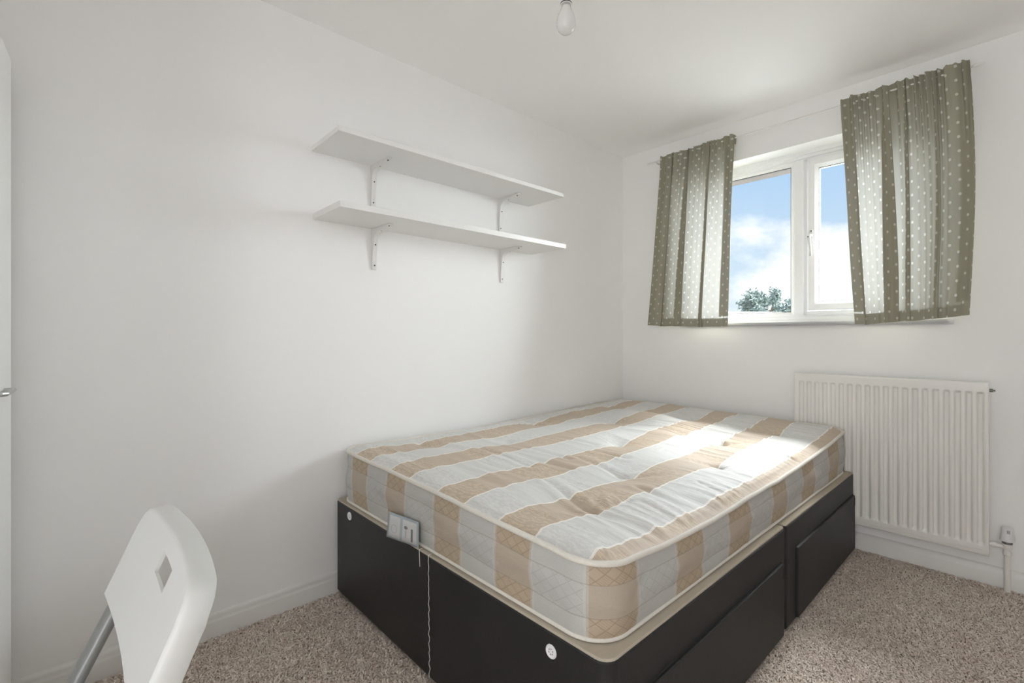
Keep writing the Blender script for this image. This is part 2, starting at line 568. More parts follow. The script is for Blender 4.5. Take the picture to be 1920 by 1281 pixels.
# ------------------------------------------------------------------ carpet pile
def build_pile():
    areas = [(XL + 0.018, -0.50, -0.10, 0.80, 36000), (-0.60, 0.10, 0.80, YW - 0.018, 60000)]
    P = []
    for (x0, x1, y0, y1, n) in areas:
        q = np.stack([RNG.uniform(x0, x1, n), RNG.uniform(y0, y1, n)], 1)
        P.append(q)
    P = np.concatenate(P)
    n = len(P)
    a = RNG.uniform(0, 2 * np.pi, n)
    ln = RNG.uniform(0.008, 0.015, n)
    wd = RNG.uniform(0.0016, 0.0027, n)
    h = RNG.uniform(0.0045, 0.0085, n)
    dx, dy = np.cos(a), np.sin(a)
    curl = RNG.uniform(-0.9, 0.9, n)
    verts = np.zeros((n, 6, 3))
    for k, (f, hz) in enumerate(((0.0, -0.001), (0.55, 1.0), (1.0, 0.72))):
        cx = P[:, 0] + dx * ln * (f - 0.4) - dy * curl * ln * 0.5 * f * f
        cy = P[:, 1] + dy * ln * (f - 0.4) + dx * curl * ln * 0.5 * f * f
        z = h * hz
        for s, sg in ((0, -1), (1, 1)):
            verts[:, k * 2 + s, 0] = cx - dy * wd * sg * (0.5 if k == 2 else 1)
            verts[:, k * 2 + s, 1] = cy + dx * wd * sg * (0.5 if k == 2 else 1)
            verts[:, k * 2 + s, 2] = z
    idx = np.arange(n)[:, None] * 6
    quads = np.concatenate([idx + np.array([0, 1, 3, 2]), idx + np.array([2, 3, 5, 4])], 0)
    me = bpy.data.meshes.new('carpet_pile')
    me.vertices.add(n * 6); me.vertices.foreach_set('co', verts.ravel())
    me.loops.add(len(quads) * 4); me.loops.foreach_set('vertex_index', quads.ravel().astype(np.int32))
    me.polygons.add(len(quads)); me.polygons.foreach_set('loop_start', np.arange(len(quads)) * 4)
    me.update(calc_edges=True)
    at = me.attributes.new('shade', 'FLOAT', 'POINT')
    at.data.foreach_set('value', np.repeat(RNG.uniform(0, 1, n), 6))
    me.materials.append(M_pile)
    o = bpy.data.objects.new('carpet_pile', me); COL.objects.link(o)
    props(o, 'mottled beige brown twist carpet pile over the whole floor', 'carpet', kind='stuff')


build_pile()

# ------------------------------------------------------------------ window
win = thing('window_1', 'white framed two light window between the dotted curtains', 'window', ((WX0 + WX1) / 2, 2.85, WZ0), kind='structure')
FY = 2.818
m = MB().ring(WX0, WX1, WZ0, WZ1, [(0, FY), (0.018, FY), (0.020, FY + 0.011), (0.034, FY + 0.011), (0.037, FY + 0.019), (0.048, FY + 0.019), (0.048, FY + 0.062), (0, FY + 0.062)])
m.build('outer_frame', M_upvc, win, smooth='auto', angle=25)
m = MB()
MX0, MX1 = -0.851, -0.785
m.prism([(MX0, FY + 0.062), (MX0, FY + 0.019), (MX0 + 0.005, FY + 0.011), (MX1 - 0.018, FY + 0.011), (MX1 - 0.014, FY + 0.019), (MX1, FY + 0.019), (MX1, FY + 0.062)], WZ0 + 0.045, WZ1 - 0.045, 'z')
m.build('mullion', M_upvc, win, smooth='auto', angle=25)
# fixed light bead
m = MB().ring(WX0 + 0.044, MX0 + 0.002, WZ0 + 0.044, WZ1 - 0.044, [(0, FY + 0.022), (0.006, FY + 0.020), (0.018, FY + 0.031), (0.018, FY + 0.040), (0, FY + 0.040)])
m.build('glazing_bead', M_upvc, win, smooth='auto', angle=25)
m = MB().ring(WX0 + 0.061, MX0 - 0.015, WZ0 + 0.061, WZ1 - 0.061, [(0, FY + 0.030), (0.0025, FY + 0.031), (0.0025, FY + 0.04), (0, FY + 0.04)])
m.build('gasket', M_gasket, win)
MB().box(WX0 + 0.055, MX0 - 0.010, FY + 0.034, FY + 0.040, WZ0 + 0.055, WZ1 - 0.055).build('pane', M_glass, win)
# opening sash
SX0, SX1, SZ0, SZ1 = MX1 + 0.005, WX1 - 0.047, WZ0 + 0.066, WZ1 - 0.052
m = MB().ring(SX0, SX1, SZ0, SZ1, [(0, FY + 0.002), (0.004, FY - 0.002), (0.032, FY - 0.002), (0.036, FY + 0.004), (0.046, FY + 0.020), (0.046, FY + 0.05), (0, FY + 0.05)])
sash = m.build('sash', M_upvc, win, smooth='auto', angle=25)
m = MB().ring(SX0 + 0.045, SX1 - 0.045, SZ0 + 0.045, SZ1 - 0.045, [(0, FY + 0.022), (0.0025, FY + 0.023), (0.0025, FY + 0.03), (0, FY + 0.03)])
m.build('gasket', M_gasket, sash)
MB().box(SX0 + 0.04, SX1 - 0.04, FY + 0.026, FY + 0.032, SZ0 + 0.04, SZ1 - 0.04).build('pane', M_glass, sash)
# lower rail filler under the sash
MB().box(MX1, WX1 - 0.044, FY + 0.010, FY + 0.055, WZ0 + 0.044, WZ0 + 0.063).build('sash_rest', M_upvc, win)
# handle
hx = SX0 + 0.017
m = MB()
m.box(hx - 0.011, hx + 0.011, FY - 0.012, FY - 0.002, 1.475, 1.545)
hb = m.build('handle', simple('handle_white', (0.72, 0.72, 0.73), 0.3), sash, bevel=0.004)
m = MB()
m.tube([(hx, FY - 0.010, 1.515), (hx, FY - 0.034, 1.512), (hx - 0.001, FY - 0.042, 1.500), (hx + 0.002, FY - 0.040, 1.470), (hx + 0.006, FY - 0.038, 1.435), (hx + 0.007, FY - 0.040, 1.405)], [0.009, 0.009, 0.009, 0.0075, 0.006, 0.0065], 12)
m.build('handle_lever', bpy.data.materials['handle_white'], sash, smooth=True)
m = MB().lathe([(0.0001, -0.0125), (0.0035, -0.0125), (0.0035, -0.010), (0.0001, -0.010)], (hx + 0.002, FY, 1.537), 'y', 12)
m.build('screw', M_screw, sash)
m = MB().lathe([(0.0001, -0.0525), (0.0032, -0.0525), (0.0032, -0.04), (0.0001, -0.04)], (hx - 0.001, FY, 1.503), 'y', 12)
m.build('keyhole', M_screw, sash)
# window board
m = MB().prism([(FY + 0.02, WZ0 - 0.014), (YW - 0.016, WZ0 - 0.014), (YW - 0.021, WZ0 - 0.009), (YW - 0.022, WZ0 - 0.002), (YW - 0.018, WZ0 + 0.004), (FY + 0.02, WZ0 + 0.004)], WX0 + 0.0005, WX1 - 0.0005, 'x')
m2 = MB().prism([(YW - 0.0005, WZ0 - 0.014), (YW - 0.016, WZ0 - 0.014), (YW - 0.021, WZ0 - 0.009), (YW - 0.022, WZ0 - 0.002), (YW - 0.018, WZ0 + 0.004), (YW - 0.0005, WZ0 + 0.004)], WX0 - 0.02, WX1 + 0.015, 'x')
m.add(m2.v, m2.f)
m.build('window_sill', M_upvc, win)

# ------------------------------------------------------------------ curtain rod
ROD_Y, ROD_Z = YW - 0.068, 2.064
rod = thing('curtain_rod', 'thin white metal curtain rod across the top of the window', 'curtain rod', (-0.84, ROD_Y, ROD_Z))
MB().tube([(-1.575, ROD_Y, ROD_Z), (-0.15, ROD_Y, ROD_Z + 0.006)], 0.0042, 12).build('pole', M_brkt, rod, smooth='auto')
for sgn, xe, zz in ((-1, -1.575, ROD_Z), (1, -0.150, ROD_Z + 0.006)):
    pr = [(0.0042, 0), (0.0060, sgn * 0.003), (0.0068, sgn * 0.010), (0.0052, sgn * 0.022), (0.0020, sgn * 0.036), (0.0002, sgn * 0.038)]
    MB().lathe(pr, (xe, ROD_Y, zz), 'x', 16).build('finial', M_brkt, rod, smooth=True)
for xb, zz in ((-1.545, ROD_Z), (-0.168, ROD_Z + 0.006)):
    m = MB().box(xb - 0.007, xb + 0.007, YW - 0.004, YW, zz - 0.045, zz + 0.012)
    m.tube([(xb, YW - 0.003, zz - 0.012), (xb, ROD_Y, zz - 0.012), (xb, ROD_Y - 0.006, zz - 0.004)], 0.0035, 8)
    m.build('bracket', M_brkt, rod)


# ------------------------------------------------------------------ curtains
def noise1(x, seed, scale):
    r = np.random.RandomState(seed).uniform(-1, 1, 400)
    q = x * scale + 50
    i = np.floor(q).astype(int); f = q - i; f = f * f * (3 - 2 * f)
    return r[i % 400] * (1 - f) + r[(i + 1) % 400] * f


def make_curtain(name, label, xt0, xt1, xb0, xb1, zt0, zt1, zb0, zb1, seed, bands, ripples, bulge=0.0):
    """bands: (centre, width) of the folded-over strips, as fractions of the hanging width"""
    W = xt1 - xt0
    # cloth path across the width: forward, back over each fold, forward again
    fr = [0.0]; lay = [0.0]; arc = [0.0]
    kind = [0]
    knots = [(0.0, 0.0)]
    for c_, w_ in bands:
        knots += [(c_ + w_ / 2, 0.0), (c_ + w_ / 2, 0.5), (c_ - w_ / 2, 0.5), (c_ - w_ / 2, 1.0), (c_ + w_ / 2 + 0.03, 1.0)]
    knots.append((1.0, 0.0))
    F, Ly, Bc = [], [], []
    for i in range(len(knots) - 1):
        (a0, l0), (a1, l1) = knots[i], knots[i + 1]
        k_ = max(3, int(abs(a1 - a0) * W / 0.0016)) if a1 != a0 else 3
        for q in range(k_):
            F.append(a0 + (a1 - a0) * q / k_); Ly.append(l0 + (l1 - l0) * q / k_)
    F.append(1.0); Ly.append(0.0)
    F = np.array(F); Ly = np.array(Ly)
    C = F.copy()
    for c_, w_ in bands:      # tag each sample with its fold centre so the strip can narrow upwards
        near = np.abs(F - c_) <= w_ / 2 + 1e-6
        near &= (Ly > 0) | (np.abs(F - (c_ + w_ / 2)) < 0.004)
        C[near] = c_
    nz = 110
    tt = np.linspace(0, 1, nz + 1)
    S = np.repeat(F[None, :], nz + 1, 0); T = np.repeat(tt[:, None], len(F), 1)
    Cc = np.repeat(C[None, :], nz + 1, 0); LL = np.repeat(Ly[None, :], nz + 1, 0)
    S = Cc + (S - Cc) * (0.45 + 0.55 * np.clip(T * 1.3, 0, 1))
    S = S + 0.012 * np.sin(T * 2.5 + seed) * np.sin(np.pi * S) 
    zt = zt0 + (zt1 - zt0) * S; zb = zb0 + (zb1 - zb0) * S
    small = np.sin(2 * np.pi * (S * ripples + 0.8 * noise1(S, seed + 2, ripples * 0.5)))
    wide = noise1(S + 0.03 * T, seed + 7, 9)
    amp_s = 0.0060 * np.clip(1.05 - T * 2.6, 0.0, 1) + 0.0012
    y = ROD_Y - 0.0140 + small * amp_s + wide * 0.0075 * np.clip(T * 2, 0, 1) + LL * 0.009
    y = y - 0.012 * T
    lx = xt0 + (xb0 - xt0) * T ** 1.2; rx = xt1 + (xb1 - xt1) * T + bulge * np.sin(np.pi * T)
    X = lx + (rx - lx) * S + 0.0035 * noise1(S + 0.2 * T, seed + 4, 14) * T + 0.004 * small * np.clip(1 - T * 5, 0, 1)
    ruff = 0.006 * noise1(S, seed + 5, 40) + 0.003 * noise1(S, seed + 6, 90)
    Z = zt + (zb - zt) * T + ruff * np.clip(1 - T * 14, 0, 1) + 0.002 * noise1(S, seed + 8, 9) * T
    Z = Z - 0.003 * LL * T
    fw = np.concatenate([[0], np.cumsum(np.abs(np.diff(F)))]) * W * 1.12 + np.concatenate([[0], np.cumsum(np.abs(np.diff(small[8])))]) * 0.0040
    U = np.broadcast_to(fw, S.shape); V = Z
    def grid(Xa, Ya, Za, Ua, Va):
        a, b = Xa.shape
        mb = MB()
        mb.v = list(zip(Xa.ravel().tolist(), Ya.ravel().tolist(), Za.ravel().tolist()))
        ii = np.arange(a * b).reshape(a, b)
        mb.f = [tuple(q) for q in np.stack([ii[:-1, :-1], ii[:-1, 1:], ii[1:, 1:], ii[1:, :-1]], -1).reshape(-1, 4).tolist()]
        mb.uv = {'metric': np.stack([Ua.ravel(), Va.ravel()], 1)}
        return mb
    th = thing(name, label, 'curtain', ((xt0 + xt1) / 2, ROD_Y, min(zb0, zb1)), group='dotted curtains on the rod')
    grid(X, y, Z, U, V).build('drape', M_curt, th, smooth=True)
    k0 = int(nz * 0.955)
    sl = slice(k0, nz + 1)
    grid(X[sl], y[sl] + 0.0022, Z[sl] + 0.0005, U[sl] + 0.017, V[sl]).build('hem', M_curt, th, smooth=True)
    el = int(np.argmax(F > 0.045 / W)); er = len(F) - int(np.argmax(F[::-1] < 1 - 0.045 / W))
    grid(X[:k0, :el], y[:k0, :el] + 0.0022, Z[:k0, :el], U[:k0, :el] + 0.02, V[:k0, :el]).build('side_hem', M_curt, th, smooth=True)
    grid(X[:k0, er:], y[:k0, er:] + 0.0022, Z[:k0, er:], U[:k0, er:] + 0.02, V[:k0, er:]).build('side_hem', M_curt, th, smooth=True)
    kr = int(nz * 0.055)
    yb = ROD_Y + 0.0105 + 0.5 * small[:kr] * amp_s[:kr]
    grid(X[:kr], yb, Z[:kr] + 0.001, U[:kr] + 0.01, V[:kr]).build('rod_pocket', M_curt, th, smooth=True)
    return th


make_curtain('curtain', 'narrow sage green dotted curtain on the side towards the room corner', -1.512, -1.076, -1.590, -1.105, 2.080, 2.082, 1.060, 1.046, 3, [(0.17, 0.03), (0.40, 0.09), (0.68, 0.045)], 15)
make_curtain('curtain', 'wide sage green dotted curtain above the radiator', -0.588, -0.158, -0.532, -0.160, 2.092, 2.100, 1.048, 1.078, 21, [(0.10, 0.02), (0.36, 0.13), (0.51, 0.045), (0.74, 0.05)], 17, bulge=0.018)

# ------------------------------------------------------------------ shelves
def bracket(y0, zt, label):
    th = thing('shelf_bracket', label, 'bracket', (XL, y0, zt - 0.168), group='white brackets under the wall shelves')
    L, A = 0.168, 0.145
    inner = []
    for k in range(9):
        a = math.pi / 2 * k / 8
        inner.append((0.052 - 0.034 * math.cos(a) - 0.0, -0.052 + 0.034 * math.sin(a)))
    poly = [(0, 0), (0, -L), (0.007, -L), (0.011, -L * 0.6)] + inner + [(A * 0.75, -0.010), (A, -0.005), (A, 0)]
    w = 0.019
    MB().prism([(XL + d, zt + z) for d, z in poly], y0 - w / 2, y0 + w / 2, 'y').build('arm', M_brkt, th, bevel=0.0015)
    for (d, z, ax) in ((0.0085, -0.150, 0), (0.0165, -0.066, 0), (0.066, -0.0145, 1), (0.130, -0.0078, 1)):
        if ax == 0:
            MB().lathe([(0.0002, d - 0.006), (0.0030, d - 0.006), (0.0030, d + 0.0012), (0.0002, d + 0.0015)], (XL, y0, zt + z), 'x', 12).build('screw', M_screw, th, smooth='auto')
        else:
            MB().lathe([(0.0002, z - 0.0022), (0.0030, z - 0.0018), (0.0030, z + 0.004), (0.0002, z + 0.004)], (XL + d, y0, zt), 'z', 12).build('screw', M_screw, th, smooth='auto')


def shelf(name_label, y0, y1, z0, z1):
    o = MB().box(XL + 0.0005, XL + 0.250, y0, y1, z0, z1).build('wall_shelf', M_shelf, bevel=0.0012)
    props(o, name_label, 'shelf', group='white shelves on the left wall')


shelf('upper of the two empty white shelves on the long wall', 0.667, 1.820, 1.6935, 1.7115)
shelf('lower of the two empty white shelves on the long wall', 0.672, 1.838, 1.4365, 1.4585)
bracket(0.915, 1.6935, 'white bracket under the upper shelf, farther from the window')
bracket(1.612, 1.6935, 'white bracket under the upper shelf, nearer the window')
bracket(0.920, 1.4365, 'white bracket under the lower shelf, farther from the window')
bracket(1.622, 1.4365, 'white bracket under the lower shelf, nearer the window')

# ------------------------------------------------------------------ pendant bulb
BX, BY = -0.979, 1.136
lamp = thing('pendant_lamp', 'bare white bulb in a plain holder hanging from the ceiling', 'lamp', (BX, BY, 1.94))
prof = [(0.0002, 1.939), (0.010, 1.9405), (0.019, 1.9455), (0.026, 1.954), (0.0298, 1.966), (0.030, 1.975), (0.0285, 1.986), (0.0245, 1.999), (0.0185, 2.011), (0.0150, 2.019), (0.0145, 2.024)]
t_ = NT('opal_bulb'); M_bulb = t_.done(t_.principled((0.72, 0.71, 0.70), 0.16, 0, 0.5))
MB().lathe(prof, (BX, BY, 0), 'z', 32).build('bulb', M_bulb, lamp, smooth=True)
MB().lathe([(0.0135, 2.016), (0.0145, 2.018), (0.0145, 2.034), (0.0135, 2.036)], (BX, BY, 0), 'z', 28).build('bulb_cap', simple('bulb_cap_metal', (0.45, 0.44, 0.41), 0.35, metal=0.5), lamp, smooth='auto')
MB().lathe([(0.0150, 2.030), (0.0175, 2.031), (0.0175, 2.050), (0.0150, 2.054), (0.0145, 2.080), (0.006, 2.090)], (BX, BY, 0), 'z', 28).build('lamp_holder', M_upvc, lamp, smooth='auto')
MB().lathe([(0.0177, 2.0315), (0.0180, 2.0320), (0.0180, 2.0342), (0.0177, 2.0347)], (BX, BY, 0), 'z', 28).build('holder_ring', M_black_plastic, lamp, smooth='auto')
MB().tube([(BX, BY, 2.085), (BX, BY, 2.165)], 0.0035, 10).build('flex', M_upvc, lamp, smooth='auto')
MB().lathe([(0.045, H), (0.045, H - 0.012), (0.036, H - 0.022), (0.008, H - 0.026), (0.0002, H - 0.026)], (BX, BY, 0), 'z', 32).build('ceiling_rose', M_upvc, lamp, smooth='auto')

# ------------------------------------------------------------------ radiator
RX0, RX1, RZ0, RZ1, RY = -0.794, -0.104, 0.128, 0.813, 2.650
rad = thing('radiator', 'white fluted panel radiator under the window', 'radiator', ((RX0 + RX1) / 2, 2.63, RZ0))
nf = 20
mx = 0.012
pitch = (RX1 - RX0 - 2 * mx) / nf
xs = [RX0, RX0 + 0.0015, RX0 + 0.004]
prof_x = [0, 0, 0]
for i in range(nf):
    for f, d in ((0.0, 0), (0.22, 0), (0.30, 0.15), (0.36, 0.55), (0.42, 0.9), (0.50, 1.0), (0.72, 1.0), (0.80, 0.9), (0.86, 0.55), (0.92, 0.15)):
        xs.append(RX0 + mx + (i + f) * pitch); prof_x.append(d)
xs += [RX1 - mx, RX1 - 0.004, RX1 - 0.0015, RX1]; prof_x += [0, 0, 0, 0]
zs = [RZ0, RZ0 + 0.002, RZ0 + 0.005, RZ0 + 0.014, RZ0 + 0.0155, RZ0 + 0.018, RZ0 + 0.0195]
prof_z = [0, 0, 0, 0, -3, -3, 0]
for f in np.linspace(0, 1, 9): zs.append(RZ0 + 0.036 + 0.016 * f); prof_z.append(float(f * f * (3 - 2 * f)))
for f in np.linspace(0, 1, 9): zs.append(RZ1 - 0.050 + 0.014 * f); prof_z.append(float(1 - f * f * (3 - 2 * f)))
zs += [RZ1 - 0.012, RZ1 - 0.006, RZ1 - 0.002, RZ1]; prof_z += [0, 0, 0, 0]
DEP = 0.0115
m = MB()
nxr, nzr = len(xs), len(zs)
for k, z in enumerate(zs):
    for i, x in enumerate(xs):
        d = DEP * prof_x[i] * prof_z[k] if prof_z[k] > 0 else 0
        if prof_z[k] == -3: d = 0.003
        ed = 0
        if i in (0, nxr - 1): ed = 0.004
        if i in (1, nxr - 2): ed = 0.0012
        if k in (0, nzr - 1): ed = max(ed, 0.006)
        if k in (1, nzr - 2): ed = max(ed, 0.002)
        m.v.append((x, RY + d + ed, z))
ii = np.arange(nxr * nzr).reshape(nzr, nxr)
m.f = [tuple(q) for q in np.stack([ii[:-1, :-1], ii[:-1, 1:], ii[1:, 1:], ii[1:, :-1]], -1).reshape(-1, 4).tolist()]
# return edges
b = len(m.v)
ring_idx = list(ii[0, :]) + list(ii[1:, -1]) + list(ii[-1, ::-1][1:]) + list(ii[::-1, 0][1:-1])
for q in ring_idx:
    v = m.v[int(q)]; m.v.append((v[0], RY + 0.016, v[2]))
n_ = len(ring_idx)
for k in range(n_):
    m.f.append((int(ring_idx[k]), int(ring_idx[(k + 1) % n_]), b + (k + 1) % n_, b + k))
m.f.append(tuple(range(b, b + n_)))
m.build('front_panel', M_rad, rad, smooth='auto', angle=40)
m = MB()
for i in range(30):
    x = RX0 + 0.03 + i * (RX1 - RX0 - 0.06) / 29
    m.box(x - 0.0012, x + 0.0012, RY + 0.016, 2.680, RZ0 + 0.05, RZ1 - 0.035)
m.build('convector_fins', M_rad, rad)
for bx_ in (RX0 + 0.10, RX1 - 0.13):
    MB().box(bx_, bx_ + 0.03, 2.681, YW - 0.0005, RZ0 + 0.05, RZ1 - 0.05).build('wall_bracket', M_rad, rad)
MB().lathe([(0.0065, RX1 - 0.002), (0.0065, RX1 + 0.010), (0.0035, RX1 + 0.011), (0.0035, RX1 + 0.017), (0.0002, RX1 + 0.017)], (0, 2.662, 0.782), 'x', 12).build('bleed_plug', M_steel, rad, smooth='auto')
# valve
VX, VY = -0.055, 2.664
VD = -0.012
valve = MB()
valve.lathe([(0.0125, 0.1710), (0.0135, 0.1740), (0.0135, 0.1900), (0.0120, 0.1940)], (VX, VY, 0), 'z', 20)
valve.lathe([(0.0085, VX - 0.046), (0.0105, VX - 0.045), (0.0105, VX - 0.030), (0.0085, VX - 0.029), (0.0080, VX)], (0, VY, 0.1780), 'x', 16)
valve.lathe([(0.0095, 0.1460), (0.0125, 0.1480), (0.0125, 0.1600), (0.0100, 0.1640), (0.0100, 0.1740)], (VX, VY, 0), 'z', 8)
tv = valve.build('valve_body', M_pipe, rad, smooth='auto')
MB().lathe([(0.0075, RX1 - 0.004), (0.0075, VX - 0.044)], (0, VY, 0.1780), 'x', 14).build('tailpiece', M_pipe, rad, smooth='auto')
MB().lathe([(0.0145, 0.1920), (0.0150, 0.1930), (0.0150, 0.2010), (0.0145, 0.2020)], (VX, VY, 0), 'z', 24).build('locking_ring', M_steel, rad, smooth='auto')
head = MB()
n = 36; pr = [(0.0150, 0.2010), (0.0205, 0.2030), (0.0215, 0.2070), (0.0205, 0.2240), (0.0185, 0.2300), (0.0180, 0.2500), (0.0165, 0.2540), (0.0002, 0.2550)]
vs = []; fs = []
for i, (r, z) in enumerate(pr):
    for k in range(n):
        a = 2 * math.pi * k / n
        rr = r * (1 - (0.045 if (k % 3 == 0 and 1 < i < 5) else 0))
        vs.append((VX + rr * math.cos(a), VY + rr * math.sin(a), z))
for i in range(len(pr) - 1):
    for k in range(n): fs.append((i * n + k, i * n + (k + 1) % n, (i + 1) * n + (k + 1) % n, (i + 1) * n + k))
fs.append(tuple(range(n))[::-1]); fs.append(tuple((len(pr) - 1) * n + k for k in range(n)))
head.add(vs, fs)
hd = head.build('thermostatic_head', M_trv, rad, smooth='auto', angle=30)
cam_a = math.atan2(-VY, -VX)
for k, da in enumerate((-0.02, 0.16, 0.34)):
    a = cam_a + da
    r = 0.0184
    c = Vector((VX + r * math.cos(a), VY + r * math.sin(a), 0)); tx, ty = -math.sin(a), math.cos(a)
    w = 0.0006
    m = MB()
    m.add([(c.x + tx * w * s_ + math.cos(a) * q, c.y + ty * w * s_ + math.sin(a) * q, z) for z in (0.2350, 0.2480) for q in (-0.002, 0.0006) for s_ in (-1, 1)],
          [(0, 1, 3, 2), (4, 6, 7, 5), (0, 4, 5, 1), (2, 3, 7, 6), (0, 2, 6, 4), (1, 5, 7, 3)])
    m.build('slot', M_dark, hd)
pipe = props(MB().lathe([(0.0095, 0.001), (0.0095, 0.1480)], (VX, VY, 0), 'z', 20).build('pipe', M_pipe, rad, smooth='auto'))

# ------------------------------------------------------------------ divan base halves
BX0, BX1 = -1.812, -0.543


def rrect(x0, x1, y0, y1, rads, n=6):
    """rads: radius for corners (x0,y0),(x1,y0),(x1,y1),(x0,y1)"""
    pts = []
    for (cx, cy, a0, r) in ((x0, y0, math.pi, rads[0]), (x1, y0, 1.5 * math.pi, rads[1]), (x1, y1, 0, rads[2]), (x0, y1, 0.5 * math.pi, rads[3])):
        ox = cx + (r if cx == x0 else -r); oy = cy + (r if cy == y0 else -r)
        for k in range(n + 1):
            a = a0 + math.pi / 2 * k / n
            pts.append((ox + r * math.cos(a), oy + r * math.sin(a)))
    return pts


def divan(y0, y1, label, rads, dy0, dy1, dz1, vents=False):
    th = thing('divan_base', label, 'bed base', ((BX0 + BX1) / 2, (y0 + y1) / 2, 0), group='two halves of the black divan base')
    zb, zt = 0.022, 0.366
    P = rrect(BX0, BX1, y0, y1, rads)
    inn = rrect(BX0 + 0.004, BX1 - 0.004, y0 + 0.004, y1 - 0.004, [max(0.001, r - 0.004) for r in rads])
    m = MB(); n = len(P)
    vs = [(x, y, zb) for x, y in inn] + [(x, y, zb + 0.006) for x, y in P] + [(x, y, zt - 0.004) for x, y in P] + [(x, y, zt) for x, y in inn]
    fs = []
    for k in range(3):
        for i in range(n): fs.append((k * n + i, k * n + (i + 1) % n, (k + 1) * n + (i + 1) % n, (k + 1) * n + i))
    fs += [tuple(range(n))[::-1], tuple(range(3 * n, 4 * n))]
    m.add(vs, fs)
    m.build('upholstered_body', M_leather, th, smooth='auto', angle=40)
    pt = rrect(BX0 + 0.003, BX1 - 0.003, y0 + 0.003, y1 - 0.003, [max(0.001, r - 0.003) for r in rads])
    m = MB().prism(pt, zt - 0.003, zt + 0.0045, 'z')
    m.build('platform_top', M_platform, th, bevel=0.002)
    # drawer
    m = MB().box(BX1 - 0.004, BX1 + 0.0085, dy0, dy1, 0.030, dz1)
    dr = m.build('drawer', M_leather, th, bevel=0.004, seg=3)
    m = MB().box(BX1 - 0.0005, BX1 + 0.0004, dy0 - 0.0035, dy1 + 0.0035, 0.028, dz1 + 0.004)
    m.build('drawer_gap', M_dark, th)
    m = MB().box(BX1 + 0.0086, BX1 + 0.0092, dy1 - 0.009, dy1 - 0.003, dz1 - 0.045, dz1 - 0.012)
    m.build('finger_pull', M_dark, dr)
    for (cx, cy) in ((BX0 + 0.05, y0 + 0.05), (BX1 - 0.04, y0 + 0.045), (BX0 + 0.05, y1 - 0.05), (BX1 - 0.03, y1 - 0.03)):
        c = MB().lathe([(0.008, 0.0005), (0.016, 0.003), (0.018, 0.011), (0.015, 0.0215), (0.004, 0.0215)], (cx, cy, 0), 'z', 18)
        c.build('glide', M_black_plastic, th, smooth='auto')
    if vents:
        for (vx, vz) in ((-1.686, 0.338), (-0.689, 0.327)):
            vb = MB().lathe([(0.0002, y0 - 0.0020), (0.0095, y0 - 0.0020), (0.0110, y0 - 0.0034), (0.0135, y0 - 0.0034), (0.0148, y0 - 0.0015), (0.0148, y0 + 0.002), (0.0002, y0 + 0.002)], (vx, 0, vz), 'y', 28)
            v = vb.build('vent_button', M_upvc, th, smooth='auto', angle=30)
            mm = MB()
            for a in range(6):
                q = a * math.pi / 3 + 0.4
                mm.lathe([(0.0002, y0 - 0.0024), (0.0016, y0 - 0.0024), (0.0016, y0 - 0.0015)], (vx + 0.0058 * math.cos(q), 0, vz + 0.0058 * math.sin(q)), 'y', 8)
            mm.build('vent_holes', simple('vent_grey', (0.25, 0.25, 0.25), 0.6), v)
    return th


divan(0.752, 1.728, 'near half of the black leatherette divan base with white vent buttons', (0.02, 0.035, 0.012, 0.012), 0.862, 1.690, 0.262, True)
divan(1.738, 2.642, 'far half of the black leatherette divan base against the window wall', (0.012, 0.012, 0.02, 0.02), 1.832, 2.622, 0.272)

# ------------------------------------------------------------------ mattress
mat_t = thing('mattress', 'thin beige and ivory striped mattress with tufted buttons on the black divan', 'mattress', (-1.19, 1.71, 0.371))
AX0, AX1, AY0, AY1 = -1.806, -0.570, 0.768, 2.636
CR = 0.085
uL = ([0.77, 1.1, 1.45, 2.0, 2.66], [0.560, 0.552, 0.548, 0.560, 0.580])
uR = ([0.77, 0.95, 1.1, 1.25, 1.5, 1.72, 2.0, 2.3, 2.66], [0.534, 0.520, 0.512, 0.508, 0.513, 0.512, 0.520, 0.535, 0.566])


def edge_h(x, y):
    l = np.interp(y, *uL); r = np.interp(y, *uR)
    f = np.clip((x - AX0) / (AX1 - AX0), 0, 1)
    f = f ** 1.4
    return l * (1 - f) + r * f


def corner_inset(d):
    d = np.clip(d, 0, CR)
    return CR - np.sqrt(np.maximum(CR ** 2 - (CR - d) ** 2, 0))


def vnoise(x, y, seed):
    r = np.random.RandomState(seed).uniform(-1, 1, (256, 256))
    xi = np.floor(x).astype(int); yi = np.floor(y).astype(int)
    fx = x - xi; fy = y - yi
    fx = fx * fx * fx * (fx * (fx * 6 - 15) + 10); fy = fy * fy * fy * (fy * (fy * 6 - 15) + 10)
    a = r[xi % 256, yi % 256]; b = r[(xi + 1) % 256, yi % 256]; c = r[xi % 256, (yi + 1) % 256]; d = r[(xi + 1) % 256, (yi + 1) % 256]
    return (a * (1 - fx) + b * fx) * (1 - fy) + (c * (1 - fx) + d * fx) * fy


